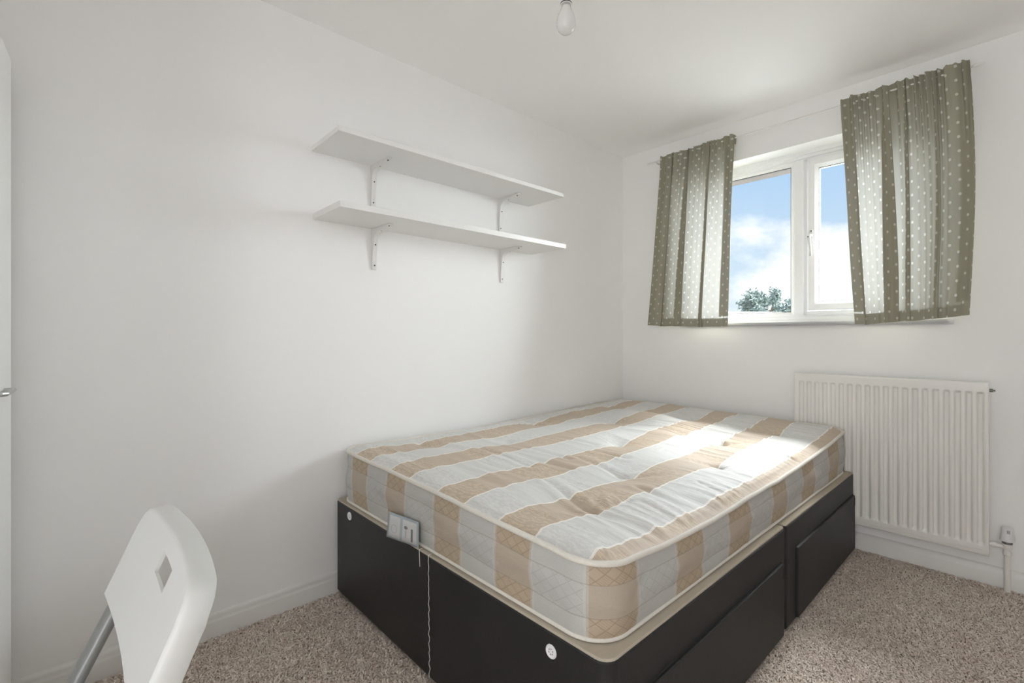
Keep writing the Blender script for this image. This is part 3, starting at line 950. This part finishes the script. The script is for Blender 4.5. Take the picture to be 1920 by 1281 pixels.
BUT = [(1.015, -0.795), (1.714, -0.758), (1.694, -1.170), (1.350, -0.917), (1.044, -1.655), (1.369, -1.500), (1.720, -1.650),
       (2.020, -1.436), (2.030, -0.880), (2.360, -1.650), (2.360, -1.180), (2.340, -0.760)]
CREASES = [  # (y0,x0,y1,x1,depth,width) folds pulled between tufts
    (1.015, -0.795, 1.10, -1.08, 0.012, 0.016), (1.015, -0.795, 1.22, -0.72, 0.006, 0.018), (1.015, -0.795, 0.98, -0.66, 0.005, 0.015),
    (1.015, -0.795, 1.17, -0.86, 0.006, 0.012), (1.35, -0.917, 1.37, -1.20, 0.007, 0.015), (1.35, -0.917, 1.45, -0.80, 0.006, 0.014),
    (1.044, -1.655, 1.16, -1.60, 0.007, 0.018), (1.044, -1.655, 1.06, -1.76, 0.005, 0.015), (1.72, -1.65, 1.70, -1.78, 0.006, 0.014),
    (1.714, -0.758, 1.66, -0.90, 0.006, 0.016), (1.714, -0.758, 1.62, -0.64, 0.005, 0.014), (2.03, -0.88, 2.12, -0.99, 0.006, 0.014),
    (2.03, -0.88, 2.10, -0.76, 0.005, 0.016), (1.24, -1.05, 1.20, -1.32, 0.007, 0.015), (1.32, -1.12, 1.30, -1.38, 0.006, 0.014),
    (1.16, -0.72, 1.14, -0.60, 0.006, 0.010), (1.45, -0.70, 1.42, -0.60, 0.006, 0.010), (1.27, -0.80, 1.22, -0.62, 0.008, 0.014),
    (1.50, -1.00, 1.48, -1.22, 0.006, 0.014), (1.58, -1.2, 1.54, -1.4, 0.005, 0.014), (1.05, -1.05, 1.04, -1.38, 0.006, 0.018),
    (1.15, -1.15, 1.15, -1.5, 0.006, 0.016), (0.92, -1.0, 0.93, -1.35, 0.004, 0.020)]


def top_height(x, y):
    base = edge_h(x, y)
    d = np.minimum(np.minimum(x - AX0, AX1 - x), np.minimum(y - AY0, AY1 - y))
    d = np.maximum(d, 0)
    z = base + 0.021 * (1 - np.exp(-d / 0.045))
    inside = np.clip(d / 0.06, 0, 1)
    for (by, bx) in BUT:
        r = np.sqrt((x - bx) ** 2 + (y - by) ** 2)
        z = z - 0.022 * np.exp(-(r / 0.035) ** 1.2) - 0.012 * np.exp(-(r / 0.12) ** 2)
    for (y0, x0, y1, x1, dp, wd) in CREASES:
        vx, vy = x1 - x0, y1 - y0; L2 = vx * vx + vy * vy
        t = np.clip(((x - x0) * vx + (y - y0) * vy) / L2, 0, 1)
        r = np.sqrt((x - x0 - t * vx) ** 2 + (y - y0 - t * vy) ** 2)
        fade = (1 - t ** 2)
        z = z - dp * 0.8 * np.exp(-(r / wd) ** 1.6) * fade + dp * 0.45 * np.exp(-((r - wd * 2.0) / (wd * 1.1)) ** 2) * fade
    # long soft folds running across the bed, ridged
    wy = y + 0.035 * vnoise(x * 3.0 + 5, y * 3.0, 5)
    w1 = vnoise(x * 3.2 + 9, wy * 13.0 + 0.8 * x, 1)
    w2 = vnoise(x * 6.5 + 3, wy * 26.0 + 1.5 * x, 2)
    amp = inside * (0.75 + 0.6 * vnoise(x * 2 + 1, y * 2, 8))
    z = z + amp * (0.0060 * (1 - np.abs(w1) * 2) + 0.0030 * (1 - 2 * np.abs(w2)))
    z = z + 0.004 * vnoise(x * 7, y * 7, 4) * inside
    # puckers beside the long piping
    dr = AX1 - x
    pk = vnoise(x * 5 + 2, y * 52.0, 12)
    z = z + 0.0042 * pk * np.exp(-((dr - 0.035) / 0.035) ** 2) * (0.6 + 0.6 * vnoise(x * 0 + 3.3, y * 4, 6))
    df = y - AY0
    z = z + 0.0025 * vnoise(x * 30.0, y * 5, 13) * np.exp(-((df - 0.03) / 0.03) ** 2)
    return z


NXT, NYT = 330, 480
sv = np.linspace(0, 1, NXT + 1); ty_ = np.linspace(0, 1, NYT + 1)
# denser toward the ends so that corners stay round
yy = AY0 + (AY1 - AY0) * ty_
yy = np.sort(np.concatenate([yy, AY0 + CR * (1 - np.cos(np.linspace(0.03, 1.4, 24))), AY1 - CR * (1 - np.cos(np.linspace(0.03, 1.4, 24)))]))
ins = corner_inset(np.minimum(yy - AY0, AY1 - yy))
XL_ = AX0 + ins; XR_ = AX1 - ins
GX = XL_[:, None] + (XR_ - XL_)[:, None] * sv[None, :]
GY = np.repeat(yy[:, None], NXT + 1, 1)
GZ = top_height(GX, GY)
# true rounded-boundary distance for the last bit
def bdist(x, y):
    dx = np.maximum(np.maximum(AX0 + CR - x, x - (AX1 - CR)), 0); dy = np.maximum(np.maximum(AY0 + CR - y, y - (AY1 - CR)), 0)
    corner = CR - np.sqrt(dx * dx + dy * dy)
    flat = np.minimum(np.minimum(x - AX0, AX1 - x), np.minimum(y - AY0, AY1 - y))
    return np.where((dx > 0) & (dy > 0), corner, flat)
D = np.clip(bdist(GX, GY), 0, 1)
k = np.clip(D / 0.03, 0, 1)
GZ = edge_h(GX, GY) * (1 - k) + GZ * k
tan_edges = [-1.96, -1.690, -1.432, -1.156, -0.888, -0.616, -0.345]
tan_wid = [0.12, 0.12, 0.122, 0.127, 0.126, 0.125, 0.125]
kx, kp = [], []
for i, (a, w) in enumerate(zip(tan_edges, tan_wid)):
    kx += [a, a + w]; kp += [i, i + 0.47]
PH = np.interp(GX, kx, kp)
PV = (GY - 1.05) / 0.31 + 10
m = MB()
m.v = list(zip(GX.ravel().tolist(), GY.ravel().tolist(), GZ.ravel().tolist()))
ii = np.arange(GX.size).reshape(GX.shape)
m.f = [tuple(q) for q in np.stack([ii[:-1, :-1], ii[:-1, 1:], ii[1:, 1:], ii[1:, :-1]], -1).reshape(-1, 4).tolist()]
m.uv = {'phase': np.stack([PH.ravel(), PV.ravel()], 1), 'metric': np.stack([GX.ravel(), GY.ravel()], 1)}
m.build('top_panel', M_top, mat_t, smooth=True)

# perimeter, starting at foot-left and running along the foot, right side, head, wall side
per = rrect(AX0, AX1, AY0, AY1, (CR, CR, CR, CR), 14)
dens = []
for i in range(len(per)):
    a = np.array(per[i]); b_ = np.array(per[(i + 1) % len(per)])
    L = np.linalg.norm(b_ - a); k_ = max(1, int(L / 0.012))
    for q in range(k_): dens.append(a + (b_ - a) * q / k_)
per = np.array(dens); NP = len(per)
nxt = np.roll(per, -1, 0); prv = np.roll(per, 1, 0)
tg = nxt - prv; tg /= np.linalg.norm(tg, axis=1)[:, None]
nrm = np.stack([tg[:, 1], -tg[:, 0]], 1)      # outward for counter-clockwise order
seg = np.linalg.norm(np.diff(np.vstack([per, per[:1]]), axis=0), axis=1)
ssum = np.concatenate([[0], np.cumsum(seg)])
i0 = int(np.argmin(np.abs(per[:, 0] - (-1.19)) + (per[:, 1] > AY0 + 0.001) * 9))
scoord = ssum - ssum[i0] + per[i0, 0]          # equals x along the foot
ZT = edge_h(per[:, 0], per[:, 1])
ZB = 0.3725
# border
NV = 28
vv = np.linspace(0, 1, NV + 1)
S2 = np.repeat(scoord[None, :], NV + 1, 0)
PX = np.zeros((NV + 1, NP + 1)); PY = PX.copy(); PZ = PX.copy()
for r_, v in enumerate(vv):
    b3 = 0
    for (a, b_) in ((0, 0.31), (0.31, 0.73), (0.73, 1.0)):
        if a <= v <= b_ + 1e-9:
            b3 = math.sin(math.pi * (v - a) / (b_ - a)) ** 0.6 if 0 < (v - a) / (b_ - a) < 1 else 0
            b3 *= (b_ - a) / 0.42
            break
    off = 0.0035 * b3 + 0.007 * math.sin(math.pi * v) - 0.002
    s_ = scoord[:-1]
    wob = 0.004 * vnoise(s_ * 9 + 30, np.full(NP, v * 3.0), 21) + 0.0022 * vnoise(s_ * 26 + 40, np.full(NP, v * 5.0) + s_ * 3, 22)
    wob = wob * math.sin(math.pi * min(max(v, 0.0), 1.0)) ** 0.5 if 0 < v < 1 else wob * 0
    o_ = off + wob
    # keep clear of the walls
    x_ = per[:, 0] + nrm[:, 0] * o_; y_ = per[:, 1] + nrm[:, 1] * o_
    x_ = np.maximum(x_, XL + 0.006); y_ = np.minimum(y_, YW - 0.02)
    z_ = ZB + (ZT - ZB) * v
    PX[r_, :-1] = x_; PY[r_, :-1] = y_; PZ[r_, :-1] = z_
    PX[r_, -1] = x_[0]; PY[r_, -1] = y_[0]; PZ[r_, -1] = z_[0]
sx_edges = [-2.2, -1.95, -1.690, -1.432, -1.156, -0.888, -0.614, -0.322, -0.031, 0.301, 0.601, 0.941, 1.25, 1.56, 6.5]
sx_wid = [0.12, 0.12, 0.120, 0.118, 0.126, 0.128, 0.130, 0.137, 0.150, 0.132, 0.155, 0.155, 0.14, 0.14, 0.14]
kx, kp = [], []
for i, (a, w) in enumerate(zip(sx_edges, sx_wid)):
    kx += [a, a + w]; kp += [i, i + 0.47]
kx[-2:] = [1.56 + 16 * 0.31, 1.56 + 16 * 0.31 + 0.14]; kp[-2:] = [13 + 16, 13 + 16.47]
# fill the rest of the perimeter regularly
kx = kx[:-2]; kp = kp[:-2]
for j in range(1, 20):
    kx += [1.56 + j * 0.31, 1.56 + j * 0.31 + 0.14]; kp += [13 + j, 13 + j + 0.47]
SP = np.interp(S2, kx, kp)
m = MB()
m.v = list(zip(PX.ravel().tolist(), PY.ravel().tolist(), PZ.ravel().tolist()))
ii = np.arange(PX.size).reshape(PX.shape)
m.f = [tuple(q) for q in np.stack([ii[:-1, :-1], ii[:-1, 1:], ii[1:, 1:], ii[1:, :-1]], -1).reshape(-1, 4).tolist()]
V2 = np.repeat(vv[:, None], NP + 1, 1)
m.uv = {'phase': np.stack([SP.ravel(), V2.ravel()], 1), 'metric': np.stack([S2.ravel(), PZ.ravel()], 1)}
m.build('border', M_side, mat_t, smooth=True)
# piping
def piping(off, z, r, name):
    n = 10
    vs = []; fs = []
    for i in range(NP):
        c = Vector((per[i, 0] + nrm[i, 0] * off, per[i, 1] + nrm[i, 1] * off, float(z[i])))
        for q in range(n):
            a = 2 * math.pi * q / n
            p = c + Vector((nrm[i, 0], nrm[i, 1], 0)) * math.cos(a) * r + Vector((0, 0, 1)) * math.sin(a) * r
            p.x = max(p.x, XL + 0.003)
            vs.append(tuple(p))
    for i in range(NP):
        j = (i + 1) % NP
        for q in range(n): fs.append((i * n + q, i * n + (q + 1) % n, j * n + (q + 1) % n, j * n + q))
    m = MB().add(vs, fs); m.build(name, M_piping, mat_t, smooth=True)


piping(0.002, ZT + 0.001 + 0.0015 * vnoise(scoord[:-1] * 11 + 60, scoord[:-1] * 0, 31), 0.0066, 'top_piping')
piping(0.000, np.full(NP, 0.3765), 0.0048, 'bottom_piping')
MB().prism([tuple(p) for p in (per - nrm * 0.003)], 0.3720, 0.3745, 'z').build('bottom_panel', M_platform, mat_t)
for (by, bx) in BUT:
    z = float(top_height(np.array([bx]), np.array([by]))[0])
    MB().lathe([(0.0002, z - 0.006), (0.010, z - 0.004), (0.0125, z + 0.001), (0.0095, z + 0.0045), (0.0035, z + 0.0035), (0.0002, z + 0.0025)], (bx, by, 0), 'z', 16).build('tuft_button', M_button, mat_t, smooth=True)


# labels sewn to the foot
def label_mat():
    t = NT('care_label_print')
    vec, u, v = t.uv('metric')
    def rect(u0, u1, v0, v1):
        a = t.math('MULTIPLY', t.math('GREATER_THAN', u, u0), t.math('LESS_THAN', u, u1))
        b = t.math('MULTIPLY', t.math('GREATER_THAN', v, v0), t.math('LESS_THAN', v, v1))
        return t.math('MULTIPLY', a, b)
    c = t.mix(rect(0.06, 0.94, 0.06, 0.90), (0.36, 0.42, 0.46, 1), (0.60, 0.60, 0.60, 1))
    c = t.mix(rect(0.42, 0.50, 0.0, 1.0), c, (0.40, 0.45, 0.50, 1))
    du = t.math('SUBTRACT', u, 0.60); dv = t.math('MULTIPLY', t.math('SUBTRACT', v, 0.60), 0.8)
    r = t.math('SQRT', t.math('ADD', t.math('MULTIPLY', du, du), t.math('MULTIPLY', dv, dv)))
    c = t.mix(t.math('LESS_THAN', r, 0.055), c, (0.17, 0.17, 0.18, 1))
    c = t.mix(rect(0.76, 0.82, 0.12, 0.62), c, (0.16, 0.18, 0.19, 1))
    c = t.mix(rect(0.58, 0.62, 0.20, 0.50), c, (0.42, 0.42, 0.44, 1))
    du = t.math('SUBTRACT', u, 0.23); dv = t.math('MULTIPLY', t.math('SUBTRACT', v, 0.40), 0.6)
    r = t.math('SQRT', t.math('ADD', t.math('MULTIPLY', du, du), t.math('MULTIPLY', dv, dv)))
    ringm = t.math('MULTIPLY', t.math('LESS_THAN', r, 0.10), t.math('GREATER_THAN', r, 0.085))
    c = t.mix(t.math('MULTIPLY', ringm, 0.7), c, (0.35, 0.38, 0.40, 1))
    return t.done(t.principled(c, 0.35, 0, 0.5))


M_label = label_mat()
lx = [(-1.402, 0.352), (-1.212, 0.376), (-1.212, 0.452), (-1.388, 0.437)]   # bottom left, bottom right, top right, top left
vs = []; uvs = []
nl = 12
for k in range(5):
    v = k / 4
    for i in range(nl + 1):
        u = i / nl
        x = (lx[0][0] * (1 - u) + lx[1][0] * u) * (1 - v) + (lx[3][0] * (1 - u) + lx[2][0] * u) * v
        z = (lx[0][1] * (1 - u) + lx[1][1] * u) * (1 - v) + (lx[3][1] * (1 - u) + lx[2][1] * u) * v
        y = 0.7485 - 0.0035 * (1 - v) * 0 - 0.0012 * math.sin(u * 5 + 1)
        vs.append((x, y, z)); uvs.append((u, v))
ii = np.arange(len(vs)).reshape(5, nl + 1)
m = MB(); m.v = vs; m.f = [tuple(q) for q in np.stack([ii[:-1, :-1], ii[:-1, 1:], ii[1:, 1:], ii[1:, :-1]], -1).reshape(-1, 4).tolist()]
m.uv = {'metric': np.array(uvs)}
lb = m.build('care_label', M_label, mat_t, smooth=True)
md = lb.modifiers.new('thickness', 'SOLIDIFY'); md.thickness = 0.0005
# loose threads
pts = [(-1.158 + 0.0022 * math.sin(k * 1.9) + 0.001 * math.sin(k * 4.3) + 0.007 * (k / 40), 0.7475 - 0.0006 * math.sin(k * 1.3), 0.374 - 0.343 * k / 40) for k in range(41)]
MB().tube([(-1.158, 0.760, 0.375)] + pts, 0.0010, 6).build('loose_thread', M_thread, mat_t, smooth=True)
pts = [(-1.206 + 0.0035 * k / 8, 0.7475, 0.374 - 0.048 * k / 8) for k in range(9)]
MB().tube([(-1.206, 0.760, 0.375)] + pts, 0.0010, 6).build('loose_thread', M_thread, mat_t, smooth=True)

# ------------------------------------------------------------------ wardrobe
wd = thing('wardrobe', 'tall white wardrobe at the left edge with a bar handle', 'wardrobe', (-1.797, -0.1117, 0.0), math.radians(-3.4))
WH, WW, WD = 1.715, 0.75, 0.50
m = MB().box(0, 0.018, -WD, -0.019, 0, WH).box(WW - 0.018, WW, -WD, -0.019, 0, WH).box(0.018, WW - 0.018, -WD, -0.019, WH - 0.018, WH)
m.box(0.018, WW - 0.018, -WD, -0.019, 0.05, 0.068).box(0.018, WW - 0.018, -WD, -WD + 0.004, 0.068, WH - 0.018).box(0.018, WW - 0.018, -0.040, -0.030, 0, 0.05)
m.build('carcass', M_ward, wd, local=True)
for x0, x1, hx_ in ((0.002, WW / 2 - 0.0015, 0.10), (WW / 2 + 0.0015, WW - 0.002, WW - 0.10)):
    d_ = MB().box(x0, x1, -0.018, 0, 0.055, WH - 0.001).build('door', M_ward, wd, local=True, bevel=0.0012)
    m = MB().tube([(hx_, -0.002, 0.865), (hx_, 0.012, 0.865), (hx_ + 0.003, 0.016, 0.865), (hx_ + 0.105, 0.016, 0.865), (hx_ + 0.108, 0.012, 0.865), (hx_ + 0.108, -0.002, 0.865)], 0.006, 10)
    m.build('handle', M_chrome, d_, local=True, smooth='auto')

# ------------------------------------------------------------------ folding chair
CXc, CHW = -0.7500, 0.1725
chair = thing('folding_chair', 'white plastic folding chair with grey steel legs in the foreground', 'chair', (CXc, 0.0, 0.0))
SL = 0.43


def back_pt(a, h):
    """a: -1..1 across; h: height above the panel's foot; returns point on the seat-side face."""
    z = 0.616 + h
    y = 0.087 - SL * (0.736 - z) + 0.013 * (1 - a * a)
    return CXc + a * CHW, y, z


def build_backrest():
    na, nh = 56, 26
    rim = 0.027
    Ht = 0.117
    vs = {}
    hole_u = ((-0.036 + 0.0135) / CHW, (0.036 + 0.0135) / CHW); hole_h = (0.078, 0.101)
    us = sorted(set([round(float(q), 5) for q in np.linspace(-1, 1, na + 1)] + [round(hole_u[0], 5), round(hole_u[1], 5)]))
    hs = sorted(set([round(float(q), 5) for q in np.linspace(0, Ht, nh + 1)] + [hole_h[0], hole_h[1]]))
    def shape(a, h):
        # rounded top corners, slightly arched foot
        r = 0.024
        x = a * CHW; lim = CHW
        top = Ht
        foot = 0.004 - 0.010 * (1 - a * a)
        dx = abs(x) - (lim - r)
        if dx > 0:
            top = Ht - r + math.sqrt(max(r * r - dx * dx, 0))
        hh = foot + (top - foot) * (h / Ht)
        return back_pt(a, hh)
    m = MB()
    idx = {}
    T = 0.004
    for i, a in enumerate(us):
        for k, h in enumerate(hs):
            p = shape(a, h)
            idx[(0, i, k)] = len(m.v); m.v.append(p)
    for i, a in enumerate(us):
        for k, h in enumerate(hs):
            p = shape(a, h)
            idx[(1, i, k)] = len(m.v); m.v.append((p[0], p[1] + T, p[2] - 0.0015))
    ia, ib = us.index(round(hole_u[0], 5)), us.index(round(hole_u[1], 5))
    ka, kb = hs.index(hole_h[0]), hs.index(hole_h[1])
    for L in (0, 1):
        for i in range(len(us) - 1):
            for k in range(len(hs) - 1):
                if ia <= i < ib and ka <= k < kb: continue
                m.f.append((idx[(L, i, k)], idx[(L, i + 1, k)], idx[(L, i + 1, k + 1)], idx[(L, i, k + 1)]))
    def wall(a, b): m.f.append((idx[(0,) + a], idx[(0,) + b], idx[(1,) + b], idx[(1,) + a]))
    for i in range(ia, ib): wall((i, ka), (i + 1, ka)); wall((i, kb), (i + 1, kb))
    for k in range(ka, kb): wall((ia, k), (ia, k + 1)); wall((ib, k), (ib, k + 1))
    for i in range(len(us) - 1): wall((i, 0), (i + 1, 0))
    # rolled rim: follows left side, top, right side and turns away behind
    kt = len(hs) - 1
    loop = [(0, k) for k in range(len(hs))] + [(i, kt) for i in range(1, len(us))] + [(len(us) - 1, k) for k in range(kt - 1, -1, -1)]
    rings = []
    pc = Vector(back_pt(0, 0.05))
    pts = [Vector(m.v[idx[(0,) + q]]) for q in loop]
    steps = [(0.0, 0.0), (0.0030, 0.0012), (0.0052, 0.0042), (0.0064, 0.0090), (0.0078, rim), (0.0068, rim + 0.0015), (0.0045, rim), (0.0030, 0.009), (0.0, T)]
    n = len(pts)
    bdir = Vector((0, 1.0, -0.10)).normalized()
    base = len(m.v)
    for i in range(n):
        t = (pts[min(i + 1, n - 1)] - pts[max(i - 1, 0)])
        t = t.normalized() if t.length > 1e-9 else Vector((0, 0, 1))
        outw = t.cross(Vector((0, 1, 0))).normalized()
        if outw.dot(pts[i] - pc) < 0: outw = -outw
        for (o_, b_) in steps:
            m.v.append(tuple(pts[i] + outw * o_ + bdir * b_))
    ns = len(steps)
    for i in range(n - 1):
        for q in range(ns - 1):
            m.f.append((base + i * ns + q, base + i * ns + q + 1, base + (i + 1) * ns + q + 1, base + (i + 1) * ns + q))
    for e_ in (0, n - 1):
        m.f.append(tuple(base + e_ * ns + q for q in range(ns)))
    o = m.build('backrest', M_plastic, chair, smooth='auto', angle=50)
    return o


build_backrest()
# side tubes: from the back down to the front feet
for sgn in (-1, 1):
    x = CXc + sgn * (CHW - 0.020)
    p = [(x, 0.100 - SL * 0.02, 0.716), (x, 0.096 - SL * 0.12, 0.616), (x, 0.055 - 0.40 * 0.10, 0.516), (x, -0.175, 0.018)]
    p = [(x, 0.0945, 0.708), (x, 0.0545, 0.616), (x, -0.238, 0.016)]
    MB().tube(p, 0.0100, 16, ry=0.0150, up=(0, 1, 0)).build('leg', M_steel, chair, smooth='auto')
    MB().lathe([(0.010, 0.0005), (0.0135, 0.003), (0.0135, 0.030), (0.011, 0.034)], (x, -0.238, 0), 'z', 14).build('foot_cap', M_black_plastic, chair, smooth='auto')
    xr = CXc + sgn * (CHW - 0.045)
    MB().tube([(xr, -0.235, 0.432), (xr, 0.195, 0.016)], 0.0105, 14).build('leg', M_steel, chair, smooth='auto')
    MB().lathe([(0.010, 0.0005), (0.0135, 0.003), (0.0135, 0.026), (0.011, 0.030)], (xr, 0.195, 0), 'z', 14).build('foot_cap', M_black_plastic, chair, smooth='auto')
MB().tube([(CXc - CHW + 0.045, 0.175, 0.036), (CXc + CHW - 0.045, 0.175, 0.036)], 0.008, 12).build('stretcher', M_steel, chair, smooth='auto')
MB().tube([(CXc - CHW + 0.020, -0.214, 0.065), (CXc + CHW - 0.020, -0.214, 0.065)], 0.008, 12).build('stretcher', M_steel, chair, smooth='auto')
sp = rrect(CXc - 0.175, CXc + 0.175, -0.300, 0.030, (0.05, 0.05, 0.04, 0.04), 8)
MB().prism(sp, 0.438, 0.456, 'z').build('seat', M_plastic, chair, bevel=0.006, seg=3)

# ------------------------------------------------------------------ outside
def cam_pt(px, Z):
    """world point at depth Z straight through column px, at eye height"""
    X = (px - 960) / 895.87 * Z
    s, c = math.sin(CAM_YAW), math.cos(CAM_YAW)
    return Vector((X * c - Z * s, X * s + Z * c, 1.0))


def leaf_tree(name, label, c, crown_r, crown_z, trunk_h, ground, n, col, seed, squash=0.8, leaf=0.16):
    r = np.random.RandomState(seed)
    th = thing(name, label, 'tree', (c[0], c[1], ground), group='trees beyond the window')
    m = MB()
    m.tube([(c[0], c[1], ground), (c[0] + 0.05, c[1], ground + trunk_h * 0.5), (c[0], c[1] + 0.05, crown_z)], [0.16, 0.12, 0.05], 10)
    tips = []
    for k in range(26):
        a = r.uniform(0, 2 * math.pi); h = r.uniform(-0.5, 0.75)
        rr = crown_r * math.sqrt(max(0.05, 1 - h * h)) * r.uniform(0.75, 1.0)
        tip = Vector((c[0] + math.cos(a) * rr, c[1] + math.sin(a) * rr, crown_z + h * crown_r * squash))
        st = Vector((c[0], c[1], crown_z - crown_r * squash * r.uniform(0.2, 0.8)))
        mid = st.lerp(tip, 0.55) + Vector((0, 0, 0.12 * crown_r))
        m.tube([st, mid, tip], [0.035, 0.02, 0.008], 5)
        tips.append((st, mid, tip))
    bark = simple(name + '_bark', (0.16, 0.13, 0.10), 0.9)
    m.build('trunk', bark, th, smooth='auto')
    P = []
    for k in range(n):
        st, mid, tip = tips[r.randint(len(tips))]
        t = r.uniform(0.35, 1.05) ** 0.7
        p = st.lerp(mid, t * 2) if t < 0.5 else mid.lerp(tip, (t - 0.5) * 2)
        P.append(p + Vector(r.normal(0, crown_r * 0.085, 3)))
    m = MB()
    for p in P:
        a = Vector(r.normal(0, 1, 3)).normalized(); b = a.cross(Vector(r.normal(0, 1, 3))).normalized()
        l = leaf * r.uniform(0.6, 1.2)
        b0 = len(m.v)
        m.v += [tuple(p - a * l), tuple(p + b * l * 0.35), tuple(p + a * l), tuple(p - b * l * 0.35)]
        m.f.append((b0, b0 + 1, b0 + 2, b0 + 3))
    t = NT(name + '_leaf')
    cc = t.mix(t.noise(t.obj(), 1.4, 3), tuple(x * 0.7 for x in col) + (1,), tuple(min(1, x * 1.3) for x in col) + (1,))
    m.build('foliage', t.done(t.principled(cc, 0.6, 0, 0.3)), th)
    return th


GZ0 = -2.8
g = MB().box(-60, 30, YW + 1.0, 90, GZ0 - 0.2, GZ0).build('ground_outside', simple('pale_paving', (0.42, 0.42, 0.40), 0.9, var=0.1))
struct(g)
c = cam_pt(1444, 26)
leaf_tree('broadleaf_tree', 'bushy dark green tree seen over the roofs through the window', c, 1.45, 2.35, 4.0, GZ0, 6000, (0.20, 0.25, 0.23), 4, 0.95, 0.13)
c = cam_pt(1396, 32)
leaf_tree('garden_tree', 'pale low tree beside the darker one through the window', c, 1.35, 1.75, 3.6, GZ0, 2600, (0.40, 0.46, 0.32), 9, 0.75, 0.15)


def house(label, px, Z, w, d, eave, ridge, rotz, roofcol, chimney=False):
    p = cam_pt(px, Z)
    th = thing('house', label, 'house', (p.x, p.y, GZ0), rotz, group='houses beyond the window')
    h = eave - GZ0; rz = ridge - GZ0
    MB().box(-w / 2, w / 2, -d / 2, d / 2, 0, h).build('walls', simple('render_wall', (0.55, 0.52, 0.48), 0.9), th, local=True)
    m = MB()
    o_ = 0.3
    m.add([(-w / 2 - o_, -d / 2 - o_, h - 0.1), (w / 2 + o_, -d / 2 - o_, h - 0.1), (w / 2 + o_, d / 2 + o_, h - 0.1), (-w / 2 - o_, d / 2 + o_, h - 0.1), (-w / 2 + 1.2, 0, rz), (w / 2 - 1.2, 0, rz)],
          [(0, 1, 5, 4), (1, 2, 5), (2, 3, 4, 5), (3, 0, 4), (0, 3, 2, 1)])
    m.build('roof', simple('roof_tiles', roofcol, 0.85, var=0.15, scale=14), th, local=True)
    if chimney:
        MB().box(w * 0.2, w * 0.2 + 0.5, -0.25, 0.25, rz - 0.7, rz + 0.6).build('chimney', simple('chimney_brick', (0.3, 0.22, 0.18), 0.9), th, local=True)
    return th


house('low house with a pale hipped roof below the trees', 1395, 20, 6.5, 6, 1.0, 1.98, CAM_YAW + 0.15, (0.30, 0.30, 0.32))
house('farther house roof behind the opening casement', 1580, 30, 5, 6, 1.5, 2.9, CAM_YAW, (0.34, 0.33, 0.33), True)
